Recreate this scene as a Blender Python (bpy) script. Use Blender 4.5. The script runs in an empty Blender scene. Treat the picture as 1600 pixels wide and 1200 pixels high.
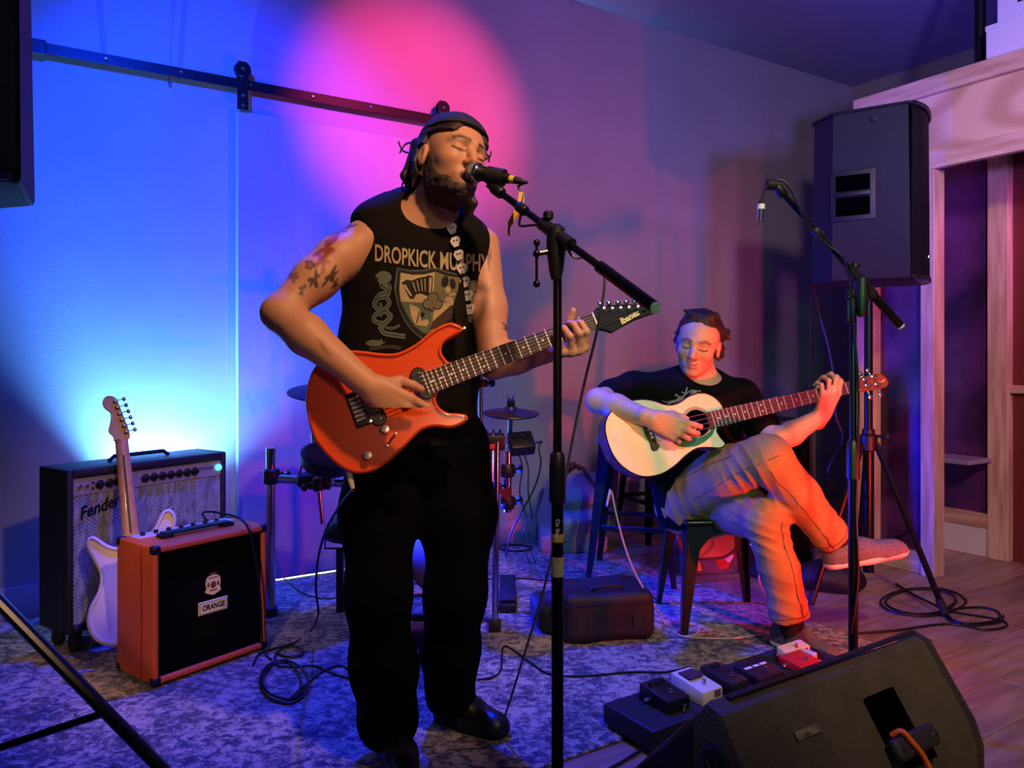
import bpy, bmesh, math, random
import numpy as np
from mathutils import Vector, Matrix
from mathutils.bvhtree import BVHTree
from mathutils.geometry import tessellate_polygon

# ------------------------------------------------------------------ camera
FPX, CX, HY, CAMZ = 1210.0, 800.0, 556.0, 1.05
scene = bpy.context.scene
COL = scene.collection
cam_d = bpy.data.cameras.new('camera')
cam_d.sensor_fit = 'HORIZONTAL'; cam_d.sensor_width = 36.0
cam_d.lens = 36.0*FPX/1600.0
cam_d.shift_y = -(600.0-HY)/1600.0
cam_d.clip_start = 0.05
cam = bpy.data.objects.new('camera', cam_d); COL.objects.link(cam)
cam.location = (0, 0, CAMZ); cam.rotation_euler = (math.pi/2, 0, 0)
scene.camera = cam

# wall frame: t along the back wall, s out from it into the room
WO = Vector((-0.979, 3.70, 0)); WD = Vector((0.8446, 0.5354, 0)).normalized(); WN = Vector((WD.y, -WD.x, 0))
def W(t, s, z): return WO + WD*t + WN*s + Vector((0, 0, z))
def P(px, py, Y): return Vector(((px-CX)/FPX*Y, Y, CAMZ-(py-HY)/FPX*Y))
def G(px, py, z=0.0):
    Y = (CAMZ-z)*FPX/(py-HY); return Vector(((px-CX)/FPX*Y, Y, z))
def onplane(px, py, o, n):
    d = Vector(((px-CX)/FPX, 1.0, -(py-HY)/FPX)); c = Vector((0, 0, CAMZ))
    return c + d*((Vector(o)-c).dot(n)/d.dot(n))
def onwall(px, py, off=0.0): return onplane(px, py, W(0, off, 0), WN)

# ------------------------------------------------------------------ world, lights, exposure
world = bpy.data.worlds.new('world'); scene.world = world; world.use_nodes = True
bgn = world.node_tree.nodes['Background']
bgn.inputs['Color'].default_value = (0.34, 0.30, 0.40, 1); bgn.inputs['Strength'].default_value = 0.15
vs = scene.view_settings
vs.view_transform = 'Standard'; vs.look = 'None'; vs.gamma = 1.0; vs.use_curve_mapping = False
vs.exposure = 0.0

def light(name, kind, loc, target, color, energy, size=0.1, angle=60, blend=0.3):
    d = bpy.data.lights.new(name, kind); d.color = color; d.energy = energy
    if kind == 'AREA': d.shape = 'DISK'; d.size = size
    else: d.shadow_soft_size = size
    if kind == 'SPOT': d.spot_size = math.radians(angle); d.spot_blend = blend
    o = bpy.data.objects.new(name, d); COL.objects.link(o); o.location = loc
    o.rotation_euler = (Vector(target)-Vector(loc)).to_track_quat('-Z', 'Y').to_euler()
    return o
# warm house lamps on the audience side: one trained on the singer, one on the right half of the room; the two fills are added
light('singer_key_lamp', 'SPOT', (0.52, 0.80, 2.65), (-0.22, 2.02, 1.30), (1.0, 0.54, 0.28), 150, size=0.06, angle=42, blend=0.7)
light('added_front_fill', 'SPOT', (0.35, 0.15, 1.35), (-0.24, 1.95, 0.98), (1.0, 0.55, 0.30), 26, size=0.08, angle=24, blend=0.9)  # added warm fill with no real source, softens the arm's shadow on the guitar
light('house_lamp', 'SPOT', (0.95, 0.1, 2.45), (1.70, 3.4, 0.85), (1.0, 0.78, 0.60), 200, size=0.10, angle=88, blend=0.9)
light('added_amp_fill', 'SPOT', (-0.75, -0.4, 1.75), (-1.12, 2.5, 0.27), (1.0, 0.56, 0.30), 120, size=0.08, angle=21, blend=0.9)  # added fill behind the camera, only there to brighten the orange amplifier
# coloured stage lamps, then added booth and ceiling fills; the floor lamps' housings are built with the objects below
light('blue_wash_lamp', 'SPOT', (-0.95, 1.95, 2.55), (-1.30, 3.38, 1.88), (0.003, 0.040, 1.0), 500, size=0.05, angle=74, blend=0.75)
light('blue_floor_wash_lamp', 'SPOT', (-0.45, 2.95, 3.0), (-0.40, 2.75, 0.0), (0.004, 0.026, 1.0), 720, size=0.05, angle=74, blend=0.7)
BLUE_LAMP = Vector((-1.507, 3.198, 0.30))
BLUE_AIM = onwall(296, 430, 0.03)
light('cyan_floor_lamp', 'SPOT', BLUE_LAMP, BLUE_AIM, (0.13, 0.50, 1.0), 480, size=0.02, angle=98, blend=0.8)
SIDE_LAMP = Vector((-0.62, 3.15, 0.36)); SIDE_AIM = Vector((0.95, 3.05, 0.75))
light('blue_floor_lamp', 'SPOT', SIDE_LAMP, SIDE_AIM, (0.006, 0.016, 1.0), 330, size=0.03, angle=95, blend=0.6)
PINK_LAMP = Vector((0.95, 1.75, 2.85))
light('magenta_spot_lamp', 'SPOT', PINK_LAMP, onwall(655, 185), (1.0, 0.045, 0.20), 760, size=0.03, angle=32, blend=0.8)
light('red_par_lamp', 'SPOT', (1.78, 1.62, 0.34), (1.10, 2.85, 0.66), (1.0, 0.022, 0.02), 200, size=0.04, angle=78, blend=1.0)
light('green_par_lamp', 'SPOT', (0.46, 0.10, 1.15), (0.72, 2.5, 0.88), (0.10, 1.0, 0.28), 60, size=0.04, angle=34, blend=0.6)
light('purple_par_lamp', 'SPOT', (2.3, 0.9, 2.3), (2.35, 3.1, 1.15), (0.78, 0.22, 0.72), 120, size=0.08, angle=76, blend=0.8)
light('added_booth_fill', 'SPOT', W(2.82, 2.5, 1.85), W(3.05, 1.1, 1.1), (0.80, 0.10, 0.75), 22, size=0.04, angle=80, blend=0.6)  # unseen spot added to tint the booth interior magenta
light('added_ceiling_fill', 'SPOT', (1.3, 1.2, 1.7), (1.6, 3.6, 3.1), (0.26, 0.19, 1.0), 270, size=0.08, angle=100, blend=0.8)  # added uplight, stands in for blue light bounced onto the ceiling

# ------------------------------------------------------------------ materials
def lin(c):
    if isinstance(c, str):
        c = c.lstrip('#'); c = [int(c[i:i+2], 16)/255 for i in (0, 2, 4)]
        return tuple((x/12.92 if x <= .04045 else ((x+.055)/1.055)**2.4) for x in c)
    return tuple(c)
MATS = {}
def mat(name, color=(.5, .5, .5), rough=.5, metal=0.0, bump=0.0, bscale=80.0, mix=None, mscale=8.0, stretch=None, spec=0.5,
        emit=None, estr=0.0, detail=3.0, ramp=(.35, .65), coat=0.0, attr=False, alpha=None, trans=0.0, rand=0.0):
    if name in MATS: return MATS[name]
    m = bpy.data.materials.new(name); m.use_nodes = True
    nt = m.node_tree; nd = nt.nodes; lk = nt.links; b = nd['Principled BSDF']
    c = lin(color)
    b.inputs['Base Color'].default_value = (*c, 1); b.inputs['Roughness'].default_value = rough
    b.inputs['Metallic'].default_value = metal; b.inputs['Specular IOR Level'].default_value = spec
    b.inputs['Coat Weight'].default_value = coat; b.inputs['Transmission Weight'].default_value = trans
    if alpha is not None: b.inputs['Alpha'].default_value = alpha
    tc = nd.new('ShaderNodeTexCoord'); mp = nd.new('ShaderNodeMapping'); lk.new(tc.outputs['Object'], mp.inputs['Vector'])
    if stretch: mp.inputs['Scale'].default_value = stretch
    col_out = None
    if attr:
        a = nd.new('ShaderNodeAttribute'); a.attribute_name = 'Col'; col_out = a.outputs['Color']
    if mix is not None:
        n = nd.new('ShaderNodeTexNoise'); n.inputs['Scale'].default_value = mscale; n.inputs['Detail'].default_value = detail
        lk.new(mp.outputs['Vector'], n.inputs['Vector'])
        r = nd.new('ShaderNodeValToRGB'); r.color_ramp.elements[0].position = ramp[0]; r.color_ramp.elements[1].position = ramp[1]
        r.color_ramp.elements[0].color = (*c, 1); r.color_ramp.elements[1].color = (*lin(mix), 1)
        lk.new(n.outputs['Fac'], r.inputs['Fac']); col_out = r.outputs['Color']
    if rand > 0:
        oi = nd.new('ShaderNodeObjectInfo'); mr = nd.new('ShaderNodeMapRange')
        mr.inputs['To Min'].default_value = 1-rand; mr.inputs['To Max'].default_value = 1+rand
        lk.new(oi.outputs['Random'], mr.inputs['Value'])
        hs = nd.new('ShaderNodeHueSaturation'); lk.new(mr.outputs['Result'], hs.inputs['Value'])
        if col_out: lk.new(col_out, hs.inputs['Color'])
        else: hs.inputs['Color'].default_value = (*c, 1)
        col_out = hs.outputs['Color']
    if col_out: lk.new(col_out, b.inputs['Base Color'])
    if bump > 0:
        n2 = nd.new('ShaderNodeTexNoise'); n2.inputs['Scale'].default_value = bscale; n2.inputs['Detail'].default_value = 4
        lk.new(mp.outputs['Vector'], n2.inputs['Vector'])
        bp = nd.new('ShaderNodeBump'); bp.inputs['Strength'].default_value = bump; bp.inputs['Distance'].default_value = 0.004
        lk.new(n2.outputs['Fac'], bp.inputs['Height']); lk.new(bp.outputs['Normal'], b.inputs['Normal'])
    if emit is not None:
        b.inputs['Emission Color'].default_value = (*lin(emit), 1); b.inputs['Emission Strength'].default_value = estr
    MATS[name] = m; return m

# ------------------------------------------------------------------ mesh helpers
def frame(o, ex, ey, ez=None):
    ex = Vector(ex).normalized(); ey = Vector(ey); ey = (ey-ex*ey.dot(ex)).normalized()
    ez = ex.cross(ey)
    return Matrix(((ex.x, ey.x, ez.x, o[0]), (ex.y, ey.y, ez.y, o[1]), (ex.z, ey.z, ez.z, o[2]), (0, 0, 0, 1)))
def wframe(t, s, z): return frame(W(t, s, z), WD, WN*-1)          # x along wall, y into wall, z up
def cat(pts, n=6, closed=False):
    pts = [Vector(p) for p in pts]; out = []; m = len(pts)
    rng = range(m if closed else m-1)
    for i in rng:
        if closed: p0, p1, p2, p3 = pts[i-1], pts[i], pts[(i+1) % m], pts[(i+2) % m]
        else: p0, p1, p2, p3 = pts[max(i-1, 0)], pts[i], pts[i+1], pts[min(i+2, m-1)]
        for k in range(n):
            u = k/n
            out.append(0.5*((2*p1)+(p2-p0)*u+(2*p0-5*p1+4*p2-p3)*u*u+(3*p1-p0-3*p2+p3)*u*u*u))
    if not closed: out.append(pts[-1])
    return out
class MB:
    def __init__(s, M=None): s.v = []; s.f = []; s.M = M or Matrix.Identity(4)
    def add(s, verts, faces):
        b = len(s.v); s.v += [s.M @ Vector(p) for p in verts]; s.f += [tuple(b+i for i in f) for f in faces]; return s
    def box(s, c, size, bev=0.0, seg=2, R=None):
        bm = bmesh.new(); bmesh.ops.create_cube(bm, size=1.0)
        for v in bm.verts: v.co = Vector((v.co.x*size[0], v.co.y*size[1], v.co.z*size[2]))
        if bev > 0: bmesh.ops.bevel(bm, geom=bm.edges[:], offset=min(bev, min(size)*.49), segments=seg, profile=.5, affect='EDGES')
        bm.verts.index_update(); R = R or Matrix.Identity(3)
        s.add([R @ v.co + Vector(c) for v in bm.verts], [[v.index for v in f.verts] for f in bm.faces]); bm.free(); return s
    def box2(s, lo, hi, bev=0.0, seg=2):
        lo = Vector(lo); hi = Vector(hi); return s.box((lo+hi)/2, [abs(x) for x in (hi-lo)], bev, seg)
    def tube(s, pts, r, n=8, cap=True):
        pts = [Vector(p) for p in pts]; m = len(pts); rr = r if isinstance(r, (list, tuple)) else [r]*m
        ups = None; verts = []; faces = []
        for i in range(m):
            t = (pts[min(i+1, m-1)]-pts[max(i-1, 0)])
            t = t.normalized() if t.length > 1e-9 else Vector((0, 0, 1))
            if ups is None:
                a = Vector((0, 0, 1)) if abs(t.z) < .9 else Vector((1, 0, 0)); ups = (a-t*a.dot(t)).normalized()
            else:
                ups = ups-t*ups.dot(t)
                ups = ups.normalized() if ups.length > 1e-6 else t.orthogonal().normalized()
            w = t.cross(ups)
            for k in range(n):
                a = 2*math.pi*k/n; verts.append(pts[i]+(ups*math.cos(a)+w*math.sin(a))*rr[i])
        for i in range(m-1):
            for k in range(n):
                faces.append((i*n+k, i*n+(k+1) % n, (i+1)*n+(k+1) % n, (i+1)*n+k))
        if cap: faces.append(tuple(range(n))[::-1]); faces.append(tuple((m-1)*n+k for k in range(n)))
        return s.add(verts, faces)
    def lathe(s, prof, o=(0, 0, 0), ax=(0, 0, 1), n=20):
        ax = Vector(ax).normalized(); a = ax.orthogonal().normalized(); b = ax.cross(a); o = Vector(o)
        verts = []; faces = []; m = len(prof)
        for (r, h) in prof:
            for k in range(n):
                t = 2*math.pi*k/n; verts.append(o+ax*h+(a*math.cos(t)+b*math.sin(t))*max(r, 1e-5))
        for i in range(m-1):
            for k in range(n): faces.append((i*n+k, i*n+(k+1) % n, (i+1)*n+(k+1) % n, (i+1)*n+k))
        faces.append(tuple(range(n))[::-1]); faces.append(tuple((m-1)*n+k for k in range(n)))
        return s.add(verts, faces)
    def ball(s, c, r, n=14, sc=(1, 1, 1), R=None):
        bm = bmesh.new(); bmesh.ops.create_uvsphere(bm, u_segments=n, v_segments=max(6, n*2//3), radius=1)
        bm.verts.index_update(); R = R or Matrix.Identity(3)
        s.add([R @ Vector((v.co.x*r*sc[0], v.co.y*r*sc[1], v.co.z*r*sc[2]))+Vector(c) for v in bm.verts],
              [[v.index for v in f.verts] for f in bm.faces]); bm.free(); return s
    def prism(s, outline, z0, z1, rnd=0.0, seg=3):          # outline: list of (x, y) in the local frame, extruded along z
        pts = [Vector((p[0], p[1])) for p in outline]; m = len(pts)
        area = sum(pts[i].x*pts[(i+1) % m].y-pts[(i+1) % m].x*pts[i].y for i in range(m))
        if area < 0: pts.reverse()
        nr = []
        for i in range(m):
            t = (pts[(i+1) % m]-pts[i-1]); t = t.normalized() if t.length > 1e-9 else Vector((1, 0)); nr.append(Vector((t.y, -t.x)))
        lay = []
        if rnd > 0:
            for k in range(seg+1):
                a = math.pi/2*k/seg; lay.append((z0+rnd*(1-math.sin(a)), rnd*(1-math.cos(a))))
            for k in range(seg+1):
                a = math.pi/2*k/seg; lay.append((z1-rnd*(1-math.cos(a)), rnd*(1-math.sin(a))))
            lay[:seg+1] = [(z0+rnd*(1-math.cos(math.pi/2*k/seg)), rnd*(1-math.sin(math.pi/2*k/seg))) for k in range(seg+1)]
        else: lay = [(z0, 0), (z1, 0)]
        verts = []; faces = []
        for (z, ins) in lay:
            for i in range(m): q = pts[i]-nr[i]*ins; verts.append((q.x, q.y, z))
        L = len(lay)
        for j in range(L-1):
            for i in range(m): faces.append((j*m+i, j*m+(i+1) % m, (j+1)*m+(i+1) % m, (j+1)*m+i))
        faces.append(tuple(range(m))[::-1]); faces.append(tuple((L-1)*m+i for i in range(m)))
        return s.add(verts, faces)
    def build(s, name, m, parent=None, angle=35):
        return mkobj(name, [tuple(p) for p in s.v], s.f, m, parent, angle)
def mkobj(name, verts, faces, m, parent=None, angle=35, center=True):
    me = bpy.data.meshes.new(name)
    v = np.array(verts, dtype=np.float64).reshape(-1, 3)
    c = (v.min(0)+v.max(0))/2 if center and len(v) else np.zeros(3)
    me.from_pydata((v-c).tolist(), [], faces); me.materials.append(m)
    me.validate(); me.update(); me.shade_smooth()
    try: me.set_sharp_from_angle(angle=math.radians(angle))
    except Exception: pass
    o = bpy.data.objects.new(name, me); COL.objects.link(o); o.location = Vector(c.tolist())
    if parent is not None: setparent(o, parent)
    return o
def setparent(o, parent):
    o.parent = parent; o.matrix_parent_inverse = wm(parent).inverted()
def wm(o):
    m = Matrix.Translation(o.location) @ o.rotation_euler.to_matrix().to_4x4()
    return m if o.parent is None else wm(o.parent) @ o.matrix_parent_inverse @ m
def thing(name, label, cat_, loc=(0, 0, 0), group=None, kind=None):
    o = bpy.data.objects.new(name, None); COL.objects.link(o); o.location = loc; o.empty_display_size = .1
    return tag(o, label, cat_, group, kind)
def tag(o, label=None, cat_=None, group=None, kind=None):
    if label: o['label'] = label
    if cat_: o['category'] = cat_
    if group: o['group'] = group
    if kind: o['kind'] = kind
    return o
def piece(src, name, M, parent):          # a copy that shares mesh data, placed by a rigid matrix
    o = src.copy(); o.name = name; COL.objects.link(o); o.parent = None; o.matrix_parent_inverse = Matrix.Identity(4)
    o.location = M.translation; o.rotation_euler = M.to_euler()
    if parent is not None: setparent(o, parent)
    return o
def text_mesh(txt, size=1.0, sx=1.0, shear=0.0, bold=0.0):      # flat triangles of a line of text, centred, in the xy plane
    cu = bpy.data.curves.new('tmp_text', 'FONT'); cu.body = txt; cu.size = size; cu.align_x = 'CENTER'; cu.align_y = 'CENTER'
    cu.shear = shear; cu.offset = bold; cu.resolution_u = 3
    o = bpy.data.objects.new('tmp_text', cu); COL.objects.link(o)
    dg = bpy.context.evaluated_depsgraph_get(); me = o.evaluated_get(dg).to_mesh()
    v = [(p.co.x*sx, p.co.y, 0) for p in me.vertices]; f = [tuple(q.vertices) for q in me.polygons]
    o.evaluated_get(dg).to_mesh_clear(); bpy.data.objects.remove(o); bpy.data.curves.remove(cu)
    return v, f
def subdiv(v, f, maxlen):
    bm = bmesh.new(); vs_ = [bm.verts.new(p) for p in v]
    for q in f:
        try: bm.faces.new([vs_[i] for i in q])
        except ValueError: pass
    bmesh.ops.triangulate(bm, faces=bm.faces[:])
    for _ in range(7):
        es = [e for e in bm.edges if e.calc_length() > maxlen]
        if not es: break
        bmesh.ops.subdivide_edges(bm, edges=es, cuts=1); bmesh.ops.triangulate(bm, faces=bm.faces[:])
    bm.verts.index_update()
    r = [tuple(p.co) for p in bm.verts], [tuple(p.index for p in q.verts) for q in bm.faces]
    bm.free(); return r
def poly2(pts): # flat polygon list from a 2D outline
    pts = [Vector((p[0], p[1], 0)) for p in pts]
    return [tuple(p) for p in pts], [tuple(t) for t in tessellate_polygon([pts])]
# ------------------------------------------------------------------ distance fields turned into one continuous surface
def npv(p): return np.array([float(x) for x in p], dtype=np.float64)
def unit(p): p = npv(p); return p/np.linalg.norm(p)
class Prim:
    def __init__(s, fn, lo, hi): s.fn = fn; s.lo = npv(lo); s.hi = npv(hi)
def pcap(a, b, ra, rb=None, flat=None):
    rb = ra if rb is None else rb; a = npv(a); b = npv(b); R = max(ra, rb)
    ax = None; q = 1.0
    if flat: ax = unit(flat[0]); q = flat[1]
    def tr(x, y, z):
        if ax is None: return x, y, z
        d = (x*ax[0]+y*ax[1]+z*ax[2])*(1/q-1); return x+d*ax[0], y+d*ax[1], z+d*ax[2]
    ab = npv(tr(*(b-a))); L2 = max(ab@ab, 1e-12)
    def fn(X, Y, Z):
        x, y, z = tr(X-a[0], Y-a[1], Z-a[2])
        t = np.clip((x*ab[0]+y*ab[1]+z*ab[2])/L2, 0, 1)
        return (np.sqrt((x-t*ab[0])**2+(y-t*ab[1])**2+(z-t*ab[2])**2)-(ra+(rb-ra)*t))*min(q, 1.0)
    return Prim(fn, np.minimum(a, b)-R, np.maximum(a, b)+R)
def pell(c, r, R=None):
    c = npv(c); r = npv(r); R = np.eye(3) if R is None else np.array(R, dtype=np.float64)   # columns: local axes in the world
    ext = np.sqrt(((R*r)**2).sum(1))
    def fn(X, Y, Z):
        x, y, z = X-c[0], Y-c[1], Z-c[2]
        u = (x*R[0, 0]+y*R[1, 0]+z*R[2, 0])/r[0]; v = (x*R[0, 1]+y*R[1, 1]+z*R[2, 1])/r[1]; w = (x*R[0, 2]+y*R[1, 2]+z*R[2, 2])/r[2]
        k0 = np.sqrt(u*u+v*v+w*w); k1 = np.sqrt((u/r[0])**2+(v/r[1])**2+(w/r[2])**2)
        return k0*(k0-1)/np.maximum(k1, 1e-9)
    return Prim(fn, c-ext, c+ext)
def pbox(c, h, rd, R=None):
    c = npv(c); h = npv(h); R = np.eye(3) if R is None else np.array(R, dtype=np.float64)
    ext = np.abs(R*h).sum(1)+rd
    def fn(X, Y, Z):
        x, y, z = X-c[0], Y-c[1], Z-c[2]
        u = np.abs(x*R[0, 0]+y*R[1, 0]+z*R[2, 0])-h[0]; v = np.abs(x*R[0, 1]+y*R[1, 1]+z*R[2, 1])-h[1]; w = np.abs(x*R[0, 2]+y*R[1, 2]+z*R[2, 2])-h[2]
        return np.sqrt(np.maximum(u, 0)**2+np.maximum(v, 0)**2+np.maximum(w, 0)**2)+np.minimum(np.maximum(u, np.maximum(v, w)), 0)-rd
    return Prim(fn, c-ext, c+ext)
def nz(X, Y, Z, sc, seed=0, n=7):
    rs = np.random.RandomState(seed); out = 0.0
    for i in range(n):
        d = rs.normal(size=3); d /= np.linalg.norm(d); f = sc*rs.uniform(.6, 1.7); out = out+np.sin((X*d[0]+Y*d[1]+Z*d[2])*f+rs.uniform(0, 6.28))
    return out/n
class Field:
    def __init__(s, lo, hi, h):
        s.lo = npv(lo); s.h = h; s.n = np.ceil((npv(hi)-s.lo)/h).astype(int)+1
        s.ax = [s.lo[i]+h*np.arange(s.n[i]) for i in range(3)]
        s.d = np.full(tuple(s.n), 1.0, dtype=np.float32)
    def sl(s, lo, hi, m):
        a = np.clip(np.floor((lo-m-s.lo)/s.h).astype(int), 0, s.n); b = np.clip(np.ceil((hi+m-s.lo)/s.h).astype(int)+1, 0, s.n)
        return tuple(slice(a[i], b[i]) for i in range(3))
    def xyz(s, sl=None):
        sl = sl or (slice(None),)*3
        return s.ax[0][sl[0]][:, None, None], s.ax[1][sl[1]][None, :, None], s.ax[2][sl[2]][None, None, :]
    def u(s, p, k=.01, m=.045):
        sl = s.sl(p.lo, p.hi, m); a = s.d[sl]
        if a.size == 0: return s
        b = p.fn(*s.xyz(sl)).astype(np.float32)
        if k > 0:
            h = np.maximum(k-np.abs(a-b), 0)/k; s.d[sl] = np.minimum(a, b)-h*h*k*.25
        else: s.d[sl] = np.minimum(a, b)
        return s
    def cut(s, p, k=.006, m=.03):
        sl = s.sl(p.lo, p.hi, m); a = s.d[sl]
        if a.size == 0: return s
        b = -p.fn(*s.xyz(sl)).astype(np.float32); h = np.maximum(k-np.abs(a-b), 0)/k; s.d[sl] = np.maximum(a, b)+h*h*k*.25; return s
    def chain(s, pts, rr, k=.012, flat=None):
        for i in range(len(pts)-1): s.u(pcap(pts[i], pts[i+1], rr[i], rr[i+1], flat), k)
        return s
    def half(s, o, n, k=.004):            # keep the side that n points away from
        X, Y, Z = s.xyz(); n = unit(n); b = ((X-o[0])*n[0]+(Y-o[1])*n[1]+(Z-o[2])*n[2]).astype(np.float32)
        h = np.maximum(k-np.abs(s.d-b), 0)/k; s.d = np.maximum(s.d, b)+h*h*k*.25; return s
    def wob(s, amp, sc, seed=0, fn=None):
        idx = np.nonzero(np.abs(s.d) < .05); X, Y, Z = s.ax[0][idx[0]], s.ax[1][idx[1]], s.ax[2][idx[2]]
        w = nz(X, Y, Z, sc, seed)*amp
        if fn is not None: w = w*fn(X, Y, Z)
        s.d[idx] += w.astype(np.float32); return s
    def off(s, r): s.d = s.d-r; return s
    def copy(s):
        c = object.__new__(Field); c.lo = s.lo; c.h = s.h; c.n = s.n; c.ax = s.ax; c.d = s.d.copy(); return c
    def mesh(s, smooth=1):
        D = s.d; S = D < 0; n0, n1, n2 = D.shape
        C = np.zeros((n0-1, n1-1, n2-1), dtype=np.int8)
        for dx in (0, 1):
            for dy in (0, 1):
                for dz in (0, 1): C += S[dx:n0-1+dx, dy:n1-1+dy, dz:n2-1+dz]
        act = (C > 0) & (C < 8); I = np.argwhere(act); idx = -np.ones(act.shape, dtype=np.int32); idx[act] = np.arange(len(I))
        acc = np.zeros((len(I), 3)); cnt = np.zeros(len(I))
        cor = [(a, b, c) for a in (0, 1) for b in (0, 1) for c in (0, 1)]
        for a in cor:
            for ax in range(3):
                if a[ax]: continue
                b = list(a); b[ax] = 1
                da = D[I[:, 0]+a[0], I[:, 1]+a[1], I[:, 2]+a[2]]; db = D[I[:, 0]+b[0], I[:, 1]+b[1], I[:, 2]+b[2]]
                mk = (da < 0) != (db < 0); t = np.where(mk, da/np.where(mk, da-db, 1), 0)
                p = np.tile(np.array(a, dtype=float), (len(I), 1)); p[:, ax] += t
                acc[mk] += p[mk]; cnt[mk] += 1
        V = (I+acc/np.maximum(cnt, 1)[:, None])*s.h+s.lo
        Q = []
        for ax in range(3):
            o = [1, 1, 1]; o[ax] = 0
            sa = [slice(1, -1)]*3; sa[ax] = slice(0, -1); sb = list(sa); sb[ax] = slice(1, None)
            A = S[tuple(sa)]; B = S[tuple(sb)]; E = np.argwhere(A != B)
            if len(E) == 0: continue
            fl = A[tuple(E.T)]; u_, v_ = [(1, 2), (2, 0), (0, 1)][ax]
            g = E.copy(); g[:, u_] += 1; g[:, v_] += 1
            def cell(du, dv):
                q = g.copy(); q[:, u_] -= du; q[:, v_] -= dv; return idx[q[:, 0], q[:, 1], q[:, 2]]
            q = np.stack([cell(1, 1), cell(0, 1), cell(0, 0), cell(1, 0)], 1)
            q[~fl] = q[~fl][:, ::-1]; Q.append(q)
        Q = np.concatenate(Q); Q = Q[(Q >= 0).all(1)]
        for _ in range(smooth):
            acc = np.zeros_like(V); cnt = np.zeros(len(V))
            for a, b in ((0, 1), (1, 2), (2, 3), (3, 0)):
                for c, d in ((a, b), (b, a)):
                    for k in range(3): acc[:, k] += np.bincount(Q[:, c], V[Q[:, d], k], len(V))
                    cnt += np.bincount(Q[:, c], minlength=len(V))
            V = V*.5+.5*acc/np.maximum(cnt, 1)[:, None]
        return V, Q
def fobj(name, VQ, m, parent=None, col=None, angle=180):
    V, Q = VQ; me = bpy.data.meshes.new(name); c = (V.min(0)+V.max(0))/2; V = V-c
    me.vertices.add(len(V)); me.vertices.foreach_set('co', V.astype(np.float32).ravel())
    me.loops.add(len(Q)*4); me.loops.foreach_set('vertex_index', Q.astype(np.int32).ravel())
    me.polygons.add(len(Q)); me.polygons.foreach_set('loop_start', np.arange(0, len(Q)*4, 4, dtype=np.int32))
    me.materials.append(m); me.update(calc_edges=True); me.shade_smooth()
    if col is not None:
        a = me.color_attributes.new('Col', 'FLOAT_COLOR', 'POINT'); rgba = np.ones((len(V), 4), dtype=np.float32); rgba[:, :3] = col
        a.data.foreach_set('color', rgba.ravel())
    o = bpy.data.objects.new(name, me); COL.objects.link(o); o.location = Vector(c.tolist())
    if parent is not None: setparent(o, parent)
    return o
def bvh_of(o):
    m = wm(o); return BVHTree.FromPolygons([m @ v.co for v in o.data.vertices], [tuple(p.vertices) for p in o.data.polygons])

def hand(fd, Wr, f, n, side, curls, thumb, splay=(.10, .03, -.04, -.12), s=1.0, k=.005, lat=None):
    """fingers index..little along lateral axis w (towards the thumb); curls: three joint angles for each finger, in degrees"""
    f = unit(f); n = npv(n); n = unit(n-f*(n@f)); w = np.cross(f, n)*side; Wr = npv(Wr)
    kx = [.030, .010, -.010, -.029]; kf = [.090, .094, .089, .080]; ko = [0, .003, .002, -.003]
    L = [(.043, .027, .021), (.047, .030, .022), (.044, .028, .021), (.034, .021, .018)]; R = [.0094, .0097, .0092, .0080]
    fd.u(pcap(Wr-f*.03, Wr+f*.012, .0255*s, .026*s, (n, .72)), .012)
    for i in range(4):
        K = Wr+(f*kf[i]+w*kx[i]-n*ko[i])*s
        fd.u(pcap(Wr+(f*.012+w*kx[i]*.62)*s, K, .0150*s, .0118*s), .012)
    tb = Wr+(f*.018+w*.020+n*.006)*s; t1 = tb+unit(thumb[0])*.040*s; t2 = t1+unit(thumb[1])*.031*s; t3 = t2+unit(thumb[2])*.022*s
    fd.u(pcap(Wr+(f*.02+w*.012+n*.006)*s, t1, .0185*s, .0135*s), .014)
    fd.u(pcap(t1, t2, .0118*s, .0105*s), k); fd.u(pcap(t2, t3, .0105*s, .0085*s), k)
    tips = []
    for i in range(4):
        p = Wr+(f*kf[i]+w*kx[i]-n*ko[i])*s; a = 0.0
        for j in range(3):
            a += math.radians(curls[i][j]); d = unit(f*math.cos(a)+n*math.sin(a)+w*splay[i]*(1 if j == 0 else .3))
            q = p+d*L[i][j]*s; r0 = R[i]*s*(1-.08*j); r1 = R[i]*s*(1-.08*(j+1))
            fd.u(pcap(p, q, r0*(1.06 if j else 1.1), r1), k if j else .006); p = q
        tips.append(p)
    return tips

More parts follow.
